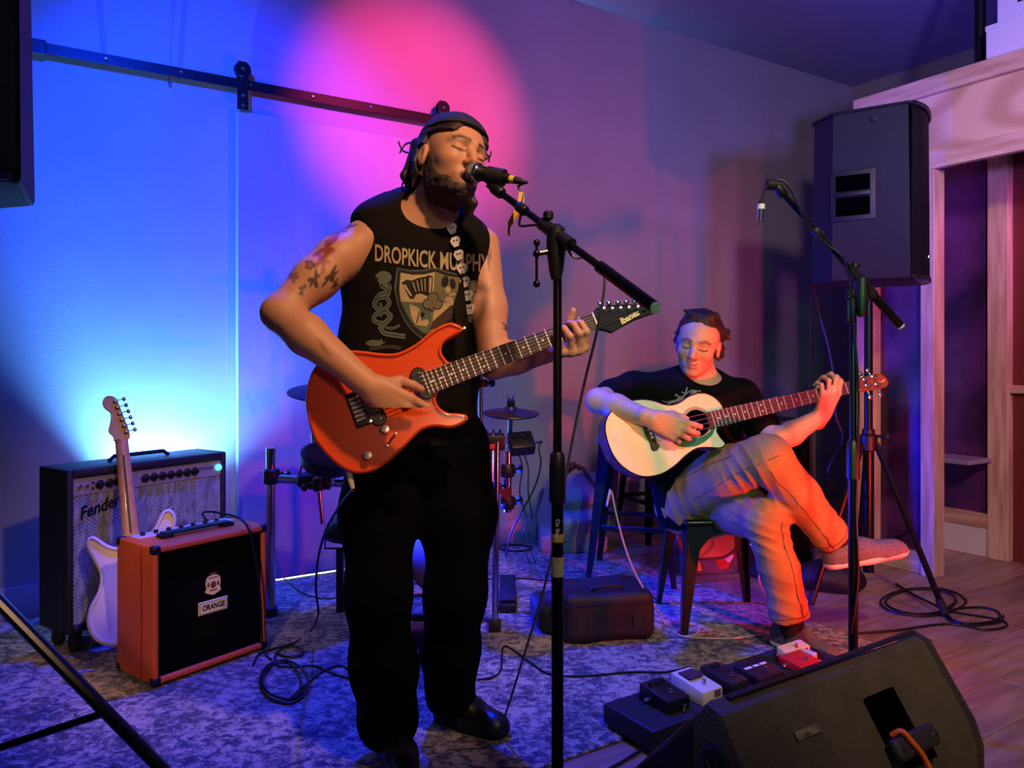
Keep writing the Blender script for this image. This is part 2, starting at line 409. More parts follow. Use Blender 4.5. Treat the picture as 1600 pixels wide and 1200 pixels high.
def head_axes(yaw, roll, pitch=0.0):
    """columns: left of the face, back of the head, up; yaw turns the face towards +x"""
    y = math.radians(yaw); r = math.radians(roll); t = math.radians(pitch)
    F = np.array([math.sin(y), -math.cos(y), 0.0]); X = np.array([math.cos(y), math.sin(y), 0.0]); U = np.array([0, 0, 1.0])
    F, U = F*math.cos(t)+U*math.sin(t), U*math.cos(t)-F*math.sin(t)
    X, U = X*math.cos(r)-U*math.sin(r), U*math.cos(r)+X*math.sin(r)
    return np.stack([X, -F, U], 1)
def head(fd, C, R, jaw=1.0, mouth=0.0, smile=0.0, lid=0.0):
    C = npv(C); q = lambda x, y, z: C+R@np.array([x, y, z])
    E = lambda x, y, z, a, b, c: pell(q(x, y, z), (a, b, c), R)
    fd.u(E(0, .016, .040, .075, .094, .080), .0)
    fd.u(E(0, -.026, .010, .066, .066, .066), .03)
    fd.u(E(0, -.030, -.048, .056*jaw, .058, .066), .03)
    fd.u(E(0, -.020, -.066, .052*jaw, .050, .042), .02)
    fd.u(E(0, -.066, -.098, .026*jaw, .022, .018), .025)
    for s in (-1, 1):
        fd.u(E(s*.036, -.056, -.028, .026, .026, .024), .022)
        fd.u(pcap(q(s*.012, -.088, .020), q(s*.047, -.070, .019), .0095, .008), .012)
    for s in (-1, 1): fd.cut(E(s*.031, -.100, -.001, .0165, .016, .0125), .012)
    for s in (-1, 1): fd.u(E(s*.031, -.0745, -.002, .0165, .0135, .0130), .003)
    fd.chain([q(0, -.084, .010), q(0, -.100, -.014), q(0, -.109, -.032)], [.0082, .0098, .0122], .010)
    for s in (-1, 1):
        fd.u(E(s*.0115, -.097, -.037, .0085, .011, .0080), .006); fd.cut(E(s*.0065, -.104, -.0445, .0038, .006, .003), .003)
    fd.u(E(0, -.076, -.066, .028, .014, .020), .016)
    sm = smile
    fd.chain([q(-.024, -.0815, -.066+sm), q(-.009, -.0905, -.0625), q(0, -.0915, -.0640), q(.009, -.0905, -.0625), q(.024, -.0815, -.066+sm)], [.003, .0048, .0044, .0048, .003], .006)
    fd.chain([q(-.022, -.0815, -.0685-mouth+sm*.8), q(0, -.0890, -.0755-mouth), q(.022, -.0815, -.0685-mouth+sm*.8)], [.003, .0060, .003], .006)
    if mouth > 0: fd.cut(E(0, -.100, -.0675-mouth*.5, .0185, .020, .0035+mouth*.5), .004)
    else: fd.cut(pcap(q(-.024, -.084, -.0662+sm), q(-.008, -.0935, -.0680), .0020), .003); fd.cut(pcap(q(.008, -.0935, -.0680), q(.024, -.084, -.0662+sm), .0020), .003); fd.cut(pcap(q(-.008, -.0935, -.0680), q(.008, -.0935, -.0680), .0020), .003)
    for s in (-1, 1):
        fd.u(E(s*.0775, .016, -.012, .009, .019, .031), .006); fd.cut(E(s*.0865, .012, -.008, .005, .010, .017), .005)
    return q
# ------------------------------------------------------------------ the room
random.seed(4)
m_wall = mat('wall_paint', '#958f9f', rough=.62, bump=.10, bscale=140, mix='#8f8897', mscale=2.2)
m_ceil = mat('ceiling_paint', '#8d86a0', rough=.8, bump=.1, bscale=60)
m_rail = mat('black_iron', '#16151a', rough=.42, metal=.75, bump=.05, bscale=200)
m_chrome = mat('chrome', '#c9ccd2', rough=.16, metal=1.0)
m_black = mat('black_plastic', '#101013', rough=.42, bump=.12, bscale=300)
m_blackm = mat('black_metal_paint', '#0b0b0d', rough=.30, metal=.35)
m_rubber = mat('black_rubber', '#0c0c0c', rough=.62)
m_white = mat('white_plastic', '#e8e6e0', rough=.45)
m_pine = mat('pine_wood', '#b98d6d', rough=.55, mix='#d8b795', mscale=5, stretch=(6, 6, .6), bump=.12, bscale=40, detail=6, rand=.10)
m_pine_h = mat('pine_wood_board', '#b98d6d', rough=.55, mix='#d8b795', mscale=5, stretch=(.7, .7, 7), bump=.12, bscale=40, detail=6, rand=.08)
CEIL = 3.13; TCORN = 4.285

fl = MB(wframe(0, 0, 0)).box2((-5, -7, -.12), (5.2, 1.6, -.012)).build('floor', mat('subfloor', '#4d3b3a', rough=.8)); tag(fl, kind='structure')
def plank_mat():
    m = mat('plank_wood', '#7b5b50', rough=.34, mix='#a98675', mscale=3.0, stretch=(1.1, 9, 9), bump=.10, bscale=30, detail=8, ramp=(.30, .72), rand=.16)
    return m
PLW, PLL = 0.182, 1.22
psrc = MB().box((0, 0, -.006), (PLL-.004, PLW-.003, .012), .0018, 1).build('plank', plank_mat(), fl)
first = True
for r in range(-2, 21):
    s0 = r*PLW+.09; offs = (r*0.43) % 1.0*PLL
    for c in range(-1, 4):
        t0 = 0.2+c*PLL+offs
        if t0 < -.5 and s0 < 1.9: continue
        if t0+PLL/2 < 1.45 and s0 < 1.95: continue
        Mx = wframe(t0, s0, 0) @ Matrix.Translation((0, 0, -.006))
        if first: psrc.matrix_parent_inverse = wm(fl).inverted(); psrc.location = Mx.translation; psrc.rotation_euler = Mx.to_euler(); first = False
        else: piece(psrc, 'plank', Mx, fl)

D0, D1, DT = -0.335, 0.74, 2.15               # barn door extent along the wall; the doorway behind it is a little smaller
wb = MB(wframe(0, 0, 0))
wb.box2((-4.5, 0, -.05), (D0+.06, .12, CEIL+.05)); wb.box2((D1-.06, 0, -.05), (TCORN+.1, .12, CEIL+.05)); wb.box2((D0+.06, 0, DT-.06), (D1-.06, .12, CEIL+.05))
wall_b = tag(wb.build('wall_back', m_wall), kind='structure')
wr = MB(wframe(0, 0, 0)).box2((TCORN, .12, -.05), (TCORN+.12, -6, CEIL+.05)).build('wall_right', mat('wall_paint_olive', '#8c8272', rough=.7, bump=.1, bscale=140)); tag(wr, kind='structure')
tag(MB(wframe(0, 0, 0)).box2((-4.5, .12, CEIL), (TCORN+.1, -6.5, CEIL+.1)).build('ceiling', m_ceil), kind='structure')
m_base = mat('baseboard_paint', '#9a8f9b', rough=.45)
for nm, a, b in (('baseboard_left', -4.4, D0-.01), ('baseboard_back', D1+.01, TCORN-.005)):
    tag(MB(wframe(0, 0, 0)).box2((a, -.016, .001), (b, -.001, .135), .004, 2).build(nm, m_base), kind='structure')
# corridor beyond the doorway, its lamp shines out under the barn door
cor = MB(wframe(0, 0, 0)); cor.box2((D0-.1, 1.3, -.01), (D1+.1, 1.36, 2.4)); cor.box2((D0-.16, .12, -.01), (D0-.1, 1.3, 2.4)); cor.box2((D1+.1, .12, -.01), (D1+.16, 1.3, 2.4)); cor.box2((D0-.16, .12, 2.4), (D1+.16, 1.36, 2.45))
tag(cor.build('wall_corridor', mat('corridor_paint', '#d9d9dc', rough=.7)), kind='structure')
tag(MB(wframe(0, 0, 0)).box2((D0, .0, -.011), (D1, 1.3, -.001)).build('floor_corridor', mat('corridor_floor', '#dfe2e6', rough=.5)), kind='structure')
light('corridor_lamp', 'AREA', W((D0+D1)/2, -.25, 1.2), W((D0+D1)/2, -.18, 0), (.72, .93, 1.0), 70, size=.2)
# sliding barn door with its two strap hangers
m_door = mat('door_paint', '#94909f', rough=.52, bump=.22, bscale=26, mix='#8b8595', mscale=3, stretch=(1, 1, .4))
door = thing('door_1', None, None, W(0.2, .06, 0), kind='structure')
MB(wframe(0, 0, 0)).box2((D0, -.062, .028), (D1, -.022, DT), .003, 1).build('door_panel', m_door, door)
MB(wframe(0, 0, 0)).box2((D0+.02, -.052, .020), (D1-.02, -.032, .029)).build('bottom_seal', mat('door_seal', '#c8ccd2', rough=.4), door)
def hanger(px):
    p = onwall(px, 125, .075); t = (p-WO).dot(WD); zr = onwall(379, 125, .075).z
    h = MB(wframe(t, 0, 0)); h.box2((-.024, -.084, zr-.135), (.024, -.074, zr+.075), .002, 1)
    h.box2((-.020, -.084, zr+.045), (.020, -.052, zr+.082), .003, 1)
    o = h.build('strap_hanger', m_rail, door)
    MB(wframe(t, 0, zr)).lathe([(.0, -.016), (.034, -.016), (.036, -.012), (.026, -.008), (.026, .008), (.036, .012), (.034, .016), (0, .016)], (0, -.072, .045), (0, 1, 0), 24).build('wheel', m_rail, o)
    for dz in (.045, -.075, -.118):
        MB(wframe(t, 0, zr)).lathe([(.0085, 0), (.0085, .005), (.005, .008), (0, .008)], (0, -.084, dz), (0, -1, 0), 8).build('bolt', m_chrome, o)
hanger(379); hanger(692)
rail = thing('barn_door_rail', 'long flat black steel rail bolted along the wall above the sliding door', 'rail', onwall(380, 125, .05))
ra = onwall(40, 72, .045); rb = onwall(700, 189, .045)
zr = (ra.z+rb.z)/2; ta = (ra-WO).dot(WD); tb = (rb-WO).dot(WD)
MB(wframe(0, 0, 0)).box2((ta-.5, -.050, zr-.022), (tb+.05, -.042, zr+.022), .001, 1).build('bar', m_rail, rail)
for i in range(7):
    t = ta-.3+i*.29
    MB(wframe(t, 0, zr)).lathe([(.011, 0), (.011, .042)], (0, -.043, 0), (0, 1, 0), 10).build('spacer', m_rail, rail)
    MB(wframe(t, 0, zr)).lathe([(.008, 0), (.008, .005), (.004, .008)], (0, -.050, 0), (0, -1, 0), 8).build('bolt', m_chrome, rail)
MB(wframe(ta+.05, 0, zr)).box2((-.06, -.056, -.03), (.02, -.0505, .03), .003, 1).build('stop_block', m_rail, rail)
tag(MB().lathe([(.0, -.01), (.003, -.01), (.003, .016), (.009, .018), (.009, .022), (0, .022)], onwall(264, 132, .002), WN, 10).build('wall_hook', m_chrome), 'tiny bright metal hook screwed into the wall below the rail', 'hook')

# rug
def rug_mat():
    m = bpy.data.materials.new('distressed_rug'); m.use_nodes = True; nt = m.node_tree; nd = nt.nodes; lk = nt.links; b = nd['Principled BSDF']
    tc = nd.new('ShaderNodeTexCoord')
    def noise(sc, det, stretch=(1, 1, 1), rough=.6):
        mp = nd.new('ShaderNodeMapping'); mp.inputs['Scale'].default_value = stretch; lk.new(tc.outputs['Object'], mp.inputs['Vector'])
        n = nd.new('ShaderNodeTexNoise'); n.inputs['Scale'].default_value = sc; n.inputs['Detail'].default_value = det; n.inputs['Roughness'].default_value = rough
        n.inputs['Distortion'].default_value = .6
        lk.new(mp.outputs['Vector'], n.inputs['Vector']); return n.outputs['Fac']
    def math_(op, a, bb):
        x = nd.new('ShaderNodeMath'); x.operation = op
        for i, y in enumerate((a, bb)):
            if isinstance(y, (int, float)): x.inputs[i].default_value = y
            else: lk.new(y, x.inputs[i])
        return x.outputs[0]
    big = noise(5.5, 3); mid = noise(30, 8, (1, 1.25, 1), .72); fine = noise(130, 5, (1, 1.6, 1), .8); weave = noise(16, 3, (.6, 9, 1)); wv2 = noise(16, 3, (9, .6, 1))
    s = math_('ADD', math_('ADD', math_('MULTIPLY', big, .40), math_('MULTIPLY', mid, 1.15)), math_('ADD', math_('MULTIPLY', fine, .60), math_('MULTIPLY', math_('ADD', weave, wv2), .14)))
    mr = nd.new('ShaderNodeMapRange'); lk.new(s, mr.inputs['Value']); mr.inputs['From Min'].default_value = 1.06; mr.inputs['From Max'].default_value = 1.30
    r = nd.new('ShaderNodeValToRGB'); cr = r.color_ramp
    cr.elements[0].position = .0; cr.elements[0].color = (*lin('#171b2e'), 1); cr.elements[1].position = 1; cr.elements[1].color = (*lin('#b3a492'), 1)
    e = cr.elements.new(.46); e.color = (*lin('#363e5e'), 1); e = cr.elements.new(.62); e.color = (*lin('#6e6662'), 1)
    lk.new(mr.outputs['Result'], r.inputs['Fac']); lk.new(r.outputs['Color'], b.inputs['Base Color'])
    b.inputs['Roughness'].default_value = .85; b.inputs['Sheen Weight'].default_value = .15
    bp = nd.new('ShaderNodeBump'); bp.inputs['Strength'].default_value = .5; bp.inputs['Distance'].default_value = .004; lk.new(fine, bp.inputs['Height']); lk.new(bp.outputs['Normal'], b.inputs['Normal'])
    return m
RT = 0.009
rug = MB(wframe(0, 0, 0)).box2((-3.2, -2.03, .0004), (1.464, -.03, RT), .003, 1).build('area_rug', rug_mat())
tag(rug, 'large distressed blue and beige rug covering the stage floor', 'rug')

# wooden booth at the right: front frame (t = 2.50) and a glazed frame behind it (t = 3.08)
def wbox(mb, t0, s0, z0, t1, s1, z1, bev=.003): return mb.box2((t0, -s0, z0), (t1, -s1, z1), bev, 1)
bf = thing('wall_booth_front', None, None, W(2.5, 1.6, 0), kind='structure')
def bpiece(name, m, par, *a, bev=.003): return wbox(MB(wframe(0, 0, 0)), *a, bev=bev).build(name, m, par)
bpiece('header_board', m_pine_h, bf, 2.48, 1.21, 2.290, 2.52, 3.6, 2.372)
bpiece('header_board', m_pine_h, bf, 2.48, 1.325, 1.935, 2.52, 3.6, 2.020)
bpiece('stile', m_pine, bf, 2.48, 1.21, 0.0, 2.57, 1.325, 2.2895)
m_ply = mat('plywood', '#d9b48f', rough=.5, mix='#be9570', mscale=1.4, stretch=(1.2, 1.2, 3.4), detail=1.5, ramp=(.44, .60), bump=.05, bscale=30)
def ply_rings():
    m = m_ply; nt = m.node_tree; nd = nt.nodes; lk = nt.links
    w = nd.new('ShaderNodeTexWave'); w.wave_type = 'RINGS'; w.inputs['Scale'].default_value = .9; w.inputs['Distortion'].default_value = 9; w.inputs['Detail'].default_value = 2.5; w.inputs['Detail Scale'].default_value = .9
    mp = [n for n in nd if n.type == 'MAPPING'][0]; lk.new(mp.outputs['Vector'], w.inputs['Vector'])
    r = [n for n in nd if n.type == 'VALTORGB'][0]; lk.new(w.outputs['Fac'], r.inputs['Fac']); r.color_ramp.elements[0].position = .25; r.color_ramp.elements[1].position = .95
ply_rings()
bpiece('plywood_panel', m_ply, bf, 2.512, 1.33, 2.0205, 2.53, 3.6, 2.2895, bev=0)
bpiece('post', m_pine, bf, 2.48, 1.565, 0.0, 2.57, 1.632, 1.9345)
bpiece('post', m_pine, bf, 2.48, 2.75, 0.0, 2.57, 2.82, 1.9345)
m_glass = mat('dark_window_film', '#5c2c60', rough=.22, mix='#221026', mscale=3.2, detail=5, spec=.6)
bpiece('pane', m_glass, bf, 2.54, 1.3255, 0.10, 2.55, 1.5645, 1.9345, bev=0)
bpiece('bottom_rail', m_pine_h, bf, 2.50, 1.3255, 0.0, 2.56, 1.5645, 0.0995)
bb = thing('wall_booth_back', None, None, W(3.08, 1.3, 0), kind='structure')
T2 = 3.08
bpiece('post', m_pine, bb, T2, 1.575, .0, T2+.09, 1.675, 2.372)
bpiece('post', m_pine, bb, T2, .94, .0, T2+.09, 1.00, 2.372)
bpiece('post', m_pine, bb, T2, 2.10, .0, T2+.09, 2.19, 2.372)
bpiece('kickboard', mat('kickboard_white', '#d8cfc4', rough=.5), bb, T2+.01, 1.0005, .0, T2+.03, 1.5745, .150)
bpiece('bottom_rail', m_pine_h, bb, T2+.005, 1.0005, .1505, T2+.05, 1.5745, .225)
bpiece('pane', m_glass, bb, T2+.04, 1.0005, .2255, T2+.05, 1.5745, 2.372, bev=0)
bpiece('mullion', m_pine_h, bb, T2+.015, 1.6755, .86, T2+.05, 2.0995, .90)
bpiece('red_panel', mat('red_brown_panel', '#6e2a22', rough=.5), bb, T2+.05, 1.6755, .0, T2+.06, 2.0995, 2.372, bev=0)
bpiece('shelf', mat('shelf_laminate', '#8f8794', rough=.3), bb, T2-.23, 1.02, .500, T2-.0005, 1.60, .522)
bpiece('bracket', m_blackm, bb, T2-.10, 1.22, .42, T2-.0005, 1.245, .4995)
tag(MB(wframe(0, 0, 0)).tube([(2.60, -1.78, 2.373), (2.60, -1.78, CEIL)], .024, 14).build('ceiling_pipe', m_blackm), 'black vertical pipe running from the ceiling down to the booth top', 'pipe')
m_carton = mat('white_board', '#cfc8d8', rough=.6, bump=.05)
for nm, lb, a in (('storage_box', 'long white box lying on the wooden booth header, under another box', (2.485, 1.86, 2.3735, 2.75, 2.7, 2.52)),
                  ('storage_box', 'white box with a dark slot stacked on the longer white box', (2.50, 1.90, 2.5215, 2.72, 2.35, 2.66))):
    o = thing(nm, lb, 'box', W((a[0]+a[3])/2, (a[1]+a[4])/2, a[2]), group='white boxes on the booth')
    wbox(MB(wframe(0, 0, 0)), *a, bev=.004).build('carton', m_carton, o)
    sm = (a[1]+a[4])/2-.06
    if 'slot' in lb: wbox(MB(wframe(0, 0, 0)), a[0]-.001, sm-.08, a[5]-.075, a[0]+.004, sm-.02, a[5]-.065, bev=0).build('slot', m_rubber, o)
    else: wbox(MB(wframe(0, 0, 0)), a[0]-.002, a[1]-.002, a[5]-.022, a[3]+.002, a[4]+.002, a[5]+.0005, bev=.002).build('lid', m_carton, o)
# stage lamps behind the amplifiers and on the speaker tripod
def par_can(loc, target, label, r=.055, L=.13):
    d = (Vector(target)-Vector(loc)).normalized(); o = thing('stage_lamp', label, 'stage lamp', loc)
    b0 = Vector(loc)-d*(L+.012)
    MB().lathe([(.0, 0), (r*.55, 0), (r*.8, .02), (r, .05), (r, L), (r*.90, L), (r*.90, L-.02)], b0, d, 20).build('housing', m_black, o)
    MB().tube([b0+d*.06+Vector((r+.004, 0, 0)), b0+d*.06+Vector((r+.008, 0, -r-.02)), b0+d*.06+Vector((-r-.008, 0, -r-.02)), b0+d*.06+Vector((-r-.004, 0, 0))], .005, 6).build('yoke', m_blackm, o)
    MB().box((b0.x+d.x*.06, b0.y+d.y*.06, (RT+b0.z+d.z*.06-r-.02)/2), (.030, .030, max(.004, b0.z+d.z*.06-r-.02-RT)), .002, 1).build('floor_post', m_blackm, o)
    return o
par_can(BLUE_LAMP, BLUE_AIM, 'black stage lamp on the rug washing the wall blue behind the amplifiers')
par_can(SIDE_LAMP, SIDE_AIM, 'black stage lamp on the rug under the drum rack shining across the stage')
# ------------------------------------------------------------------ amplifiers, loudspeakers, stands
m_tolex_b = mat('black_tolex', '#121216', rough=.55, bump=.5, bscale=420)
m_tolex_o = mat('orange_tolex', '#e8641c', rough=.55, bump=.45, bscale=420)
m_gold = mat('brass', '#c9a25a', rough=.3, metal=1.0)
m_cream = mat('cream_print', '#d8cfae', rough=.6)
def flat_on(v, f, M, name, m, parent, dz=0.0):
    return mkobj(name, [tuple(M @ Vector((p[0], p[1], p[2]+dz))) for p in v], f, m, parent)
def label_text(txt, M, size, m, parent, sx=1.0, shear=0.0, bold=0.0, name='lettering'):
    v, f = text_mesh(txt, size, sx, shear, bold); return flat_on(v, f, M, name, m, parent)
def cloth_mat(name, a, b, sc):
    m = bpy.data.materials.new(name); m.use_nodes = True; nt = m.node_tree; nd = nt.nodes; lk = nt.links; p = nd['Principled BSDF']
    tc = nd.new('ShaderNodeTexCoord'); mp = nd.new('ShaderNodeMapping'); mp.inputs['Scale'].default_value = sc; lk.new(tc.outputs['Object'], mp.inputs['Vector'])
    n = nd.new('ShaderNodeTexNoise'); n.inputs['Scale'].default_value = 60; n.inputs['Detail'].default_value = 2; lk.new(mp.outputs['Vector'], n.inputs['Vector'])
    c = nd.new('ShaderNodeTexChecker'); c.inputs['Scale'].default_value = 420; lk.new(mp.outputs['Vector'], c.inputs['Vector'])
    mx = nd.new('ShaderNodeMath'); mx.operation = 'MULTIPLY_ADD'; mx.inputs[1].default_value = .35; lk.new(c.outputs['Fac'], mx.inputs[0]); lk.new(n.outputs['Fac'], mx.inputs[2])
    r = nd.new('ShaderNodeValToRGB'); r.color_ramp.elements[0].position = .38; r.color_ramp.elements[1].position = .78
    r.color_ramp.elements[0].color = (*lin(a), 1); r.color_ramp.elements[1].color = (*lin(b), 1); lk.new(mx.outputs[0], r.inputs['Fac']); lk.new(r.outputs['Color'], p.inputs['Base Color'])
    p.inputs['Roughness'].default_value = .75; return m
# --- silver-grille combo amplifier; local frame: x right along the front, y depth to the back, z up
A0 = Vector((-1.528, 2.66, 0)); AX = Vector((.553, .833, 0)).normalized(); AM = frame(A0, AX, Vector((-AX.y, AX.x, 0)))
amp = thing('guitar_amplifier', 'large black combo amplifier with silver grille cloth and a row of black knobs', 'amplifier', A0)
aw, ah, ad, a0 = .637, .6565, .20, .085
b = MB(AM); b.box2((0, .022, a0), (.022, ad, ah), .008); b.box2((aw-.022, .022, a0), (aw, ad, ah), .008); b.box2((.02, .022, ah-.022), (aw-.02, ad, ah), .008); b.box2((.02, .022, a0), (aw-.02, ad, a0+.022), .008); b.box2((.02, ad-.02, a0+.02), (aw-.02, ad-.005, ah-.02))
b.box2((0, 0, a0), (.024, .024, ah), .008); b.box2((aw-.024, 0, a0), (aw, .024, ah), .008); b.box2((.022, 0, ah-.034), (aw-.022, .024, ah), .008); b.box2((.022, 0, a0), (aw-.022, .024, a0+.03), .008)
b.build('cabinet', m_tolex_b, amp)
pan = MB(AM).box2((.024, .006, ah-.094), (aw-.024, .018, ah-.034), .001, 1).build('control_panel', mat('aluminium_panel', '#c9bfae', rough=.32, metal=.6), amp)
for i, x in enumerate([.115, .150, .185, .285, .320, .355, .390, .425, .460, .492]):
    k = MB(AM).lathe([(.016, 0), (.016, .004), (.011, .006), (.0095, .018), (.0, .019)], (x, .006, ah-.064), (0, -1, 0), 14).build('knob', m_black, pan)
for x in (.045, .070): MB(AM).lathe([(.0075, 0), (.0075, .004), (.004, .004), (.004, .001), (0, .001)], (x, .006, ah-.064), (0, -1, 0), 12).build('input_jack', m_chrome, pan)
for dz in (-.010, .010): MB(AM).lathe([(.004, 0), (.003, .010), (0, .011)], (.090, .006, ah-.064+dz), (0, -1, 0), 8).build('toggle', m_blackm, pan)
label_text('SUPER REVERB', frame(AM @ Vector((.540, .0045, ah-.060)), AX, (0, 0, 1)), .019, m_black, pan, sx=.62)
MB(AM).lathe([(.013, 0), (.013, .004), (.010, .010), (.0, .013)], (.602, .006, ah-.062), (0, -1, 0), 16).build('pilot_jewel', mat('pilot_jewel', '#39d7c0', rough=.2, emit='#49ffd8', estr=2.5), pan)
MB(AM).box2((.024, .008, a0+.03), (aw-.024, .018, ah-.096), .001, 1).build('grille_cloth', cloth_mat('silver_grille', '#2e3238', '#9aa0a4', (1, 1, .35)), amp)
lg = label_text('Fender', frame(AM @ Vector((.112, .003, ah-.145)), AX+Vector((0, 0, .22)), (0, 0, 1)), .060, mat('logo_dark', '#08080b', rough=.3), amp, sx=.86, shear=.35, bold=.0012, name='logo_script')
MB(AM).tube([Vector(p) for p in ((.20, .10, ah+.001), (.22, .10, ah+.018), (.42, .10, ah+.018), (.44, .10, ah+.001))], .008, 6).build('handle', m_rubber, amp)
for x in (.05, aw-.05):
    for y in (.045, ad-.04):
        c = MB(AM); c.lathe([(.0, -.013), (.026, -.013), (.03, -.008), (.03, .008), (.026, .013), (0, .013)], (x, y, .0395), (1, 0, 0), 14); c.box2((x-.016, y-.016, .05), (x+.016, y+.016, a0)); c.build('caster', m_rubber, amp)
# --- orange bass combo
O0 = Vector((-1.116, 2.411, 0)); OX = Vector((.6, .8, 0)).normalized(); OMx = frame(O0, OX, Vector((-OX.y, OX.x, 0)))
oa = thing('bass_amplifier', 'orange vinyl bass amplifier with black grille, crest and name badge', 'amplifier', O0)
ow, oh, od, o0 = .415, .452, .235, .018
b = MB(OMx)
b.box2((0, .0, o0), (.020, od, oh), .009, 3); b.box2((ow-.020, .0, o0), (ow, od, oh), .009, 3); b.box2((.016, .0, oh-.022), (ow-.016, od, oh), .009, 3); b.box2((.016, .0, o0), (ow-.016, od, o0+.022), .009, 3); b.box2((.015, od-.03, o0+.015), (ow-.015, od-.004, oh-.015))
b.build('cabinet', m_tolex_o, oa)
MB(OMx).tube([(-.0005, .072, o0+.012), (-.0005, .072, oh-.012)], .0022, 6).build('side_seam', mat('orange_seam', '#7f2a10', rough=.6), oa)
MB(OMx).box2((.0202, .010, o0+.0222), (ow-.0202, .024, oh-.0222), .001, 1).build('grille_cloth', mat('black_grille', '#070708', rough=.9, spec=.05, bump=.6, bscale=900), oa)
for x in (0, ow):
    for z in (o0, oh):
        for y in (0, od):
            sx_ = 1 if x == 0 else -1; sz = 1 if z == o0 else -1; sy = 1 if y == 0 else -1
            c = MB(OMx); cc = (x+sx_*.012, y+sy*.012, z+sz*.012); c.box(cc, (.030, .030, .030), .010, 3); c.build('corner_guard', m_black, oa)
for x in (.04, ow-.04):
    for y in (.04, od-.04): MB(OMx).lathe([(.014, 0), (.016, .006), (.014, o0-.004)], (x, y, .0095), (0, 0, 1), 12).build('foot', m_rubber, oa)
hd = MB(OMx); hd.box2((.085, .085, oh+.010), (.33, .125, oh+.018), .004); hd.box2((.075, .083, oh-.001), (.115, .127, oh+.013), .004); hd.box2((.30, .083, oh-.001), (.34, .127, oh+.013), .004); hd.build('handle', m_rubber, oa)
tp = MB(OMx).box2((.03, .15, oh-.001), (ow-.03, .21, oh+.003), .001, 1).build('control_plate', mat('panel_cream', '#d8c8b0', rough=.4), oa)
for i in range(7): MB(OMx).lathe([(.008, 0), (.007, .012), (0, .013)], (.06+i*.045, .18, oh+.002), (0, 0, 1), 10).build('knob', m_black, tp)
bdg = MB(OMx).box2((.155, .004, .195), (.262, .0098, .238), .0015, 1).build('name_badge', m_cream, oa)
bm_ = frame(OMx @ Vector((.2085, .0032, .2165)), OX, (0, 0, 1))
label_text('ORANGE', bm_, .025, m_black, bdg, sx=.80, bold=.0010)
fr = MB(OMx)
for (x0, z0, x1, z1) in ((.158, .198, .259, .1992), (.158, .2338, .259, .235), (.158, .198, .1592, .235), (.2578, .198, .259, .235)): fr.box2((x0, .0030, z0), (x1, .0038, z1))
fr.build('badge_border', m_black, bdg)
cr = frame(OMx @ Vector((.2085, .0085, .290)), OX, (0, 0, 1))
shield = [(-.022, .022), (-.012, .028), (0, .030), (.012, .028), (.022, .022), (.027, .004), (.024, -.012), (.028, -.024), (.012, -.032), (0, -.036), (-.012, -.032), (-.028, -.024), (-.024, -.012), (-.027, .004)]
crest = MB(cr).prism([tuple(p)[:2] for p in cat([(x, y, 0) for x, y in shield], 4, True)], -.001, .003).build('crest', mat('crest_cream', '#d9c9ad', rough=.5), oa)
d = MB(cr); d.box2((-.017, .020, .0032), (.017, .023, .0036)); d.ball((0, -.002, .003), .011, 12, (1, 1.1, .2)); d.box2((-.014, -.022, .0032), (.014, -.018, .0036)); d.ball((-.018, .0, .003), .0045, 8, (1, 2, .25)); d.ball((.018, .0, .003), .0045, 8, (1, 2, .25)); d.box2((-.012, .031, -.0005), (.012, .037, .003))
d.build('crest_emblem', mat('crest_brown', '#6a3a24', rough=.5), crest)

# --- loudspeaker on tripod at the right; local frame: x to the front (grille), y to the side facing the singer, z up
def pa_speaker(M, label, w=.40, d=.42, h=.70, cut=.10):
    o = thing('loudspeaker', label, 'loudspeaker', M.translation)
    out = [(-d/2, -w/2+cut), (-d/2, w/2-cut), (-d/2+cut, w/2), (d/2-.03, w/2), (d/2-.03, -w/2), (-d/2+cut, -w/2)]
    bm_c = MB(M).prism(out, 0, h, .012, 2).build('enclosure', mat('speaker_shell', '#121318', rough=.6, spec=.3, bump=.35, bscale=350), o)
    arc = [(d/2-.03, -w/2+.004), (d/2-.012, -w/2+.03), (d/2+.012, -w/4), (d/2+.018, 0), (d/2+.012, w/4), (d/2-.012, w/2-.03), (d/2-.03, w/2-.004)]
    arc = [tuple(p)[:2] for p in cat([(x, y, 0) for x, y in arc], 4)]
    MB(M).prism(arc, .02, h-.02, .004, 1).build('grille', mat('speaker_grille', '#070709', rough=.7, spec=.15, bump=.8, bscale=700) if 'tripod by' in label else mat('speaker_grille_lit', '#35322c', rough=.7, bump=.9, bscale=300, mix='#211f1b', mscale=160), o)  # left grille is a lighter copy, warm light put into its colour
    for z0, z1 in ((.0, .0195), (h-.0195, h)): MB(M).prism([((x-.0) if x < d/2-.02 else x+.006, y) for x, y in arc], z0, z1, .004, 1).build('grille_trim', m_black, o)
    return o, bm_c
PAM = frame(P(1357, 445, 3.30), (.80, -.60, 0), (.60, .80, 0))
PAM = frame(Vector((PAM.translation.x, PAM.translation.y, 1.355)), (.84, -.54, 0), (.54, .84, 0))
pa, sh = pa_speaker(PAM, 'black loudspeaker with side handle standing on a tripod by the booth')
def side_rect(mb, x0, x1, z0, z1, depth0, depth1, bev): return mb.box2((x0, -.20-depth1, z0), (x1, -.20-depth0, z1), bev, 3)
side_rect(MB(PAM), -.115, .055, .245, .450, -.004, .004, .002).build('handle_plate', mat('handle_plate', '#0d0d10', rough=.5), sh)
side_rect(MB(PAM), -.095, .035, .265, .340, .0042, .0052, .0004).build('handle_recess', mat('deep_black', '#020203', rough=.95, spec=0.0), sh)
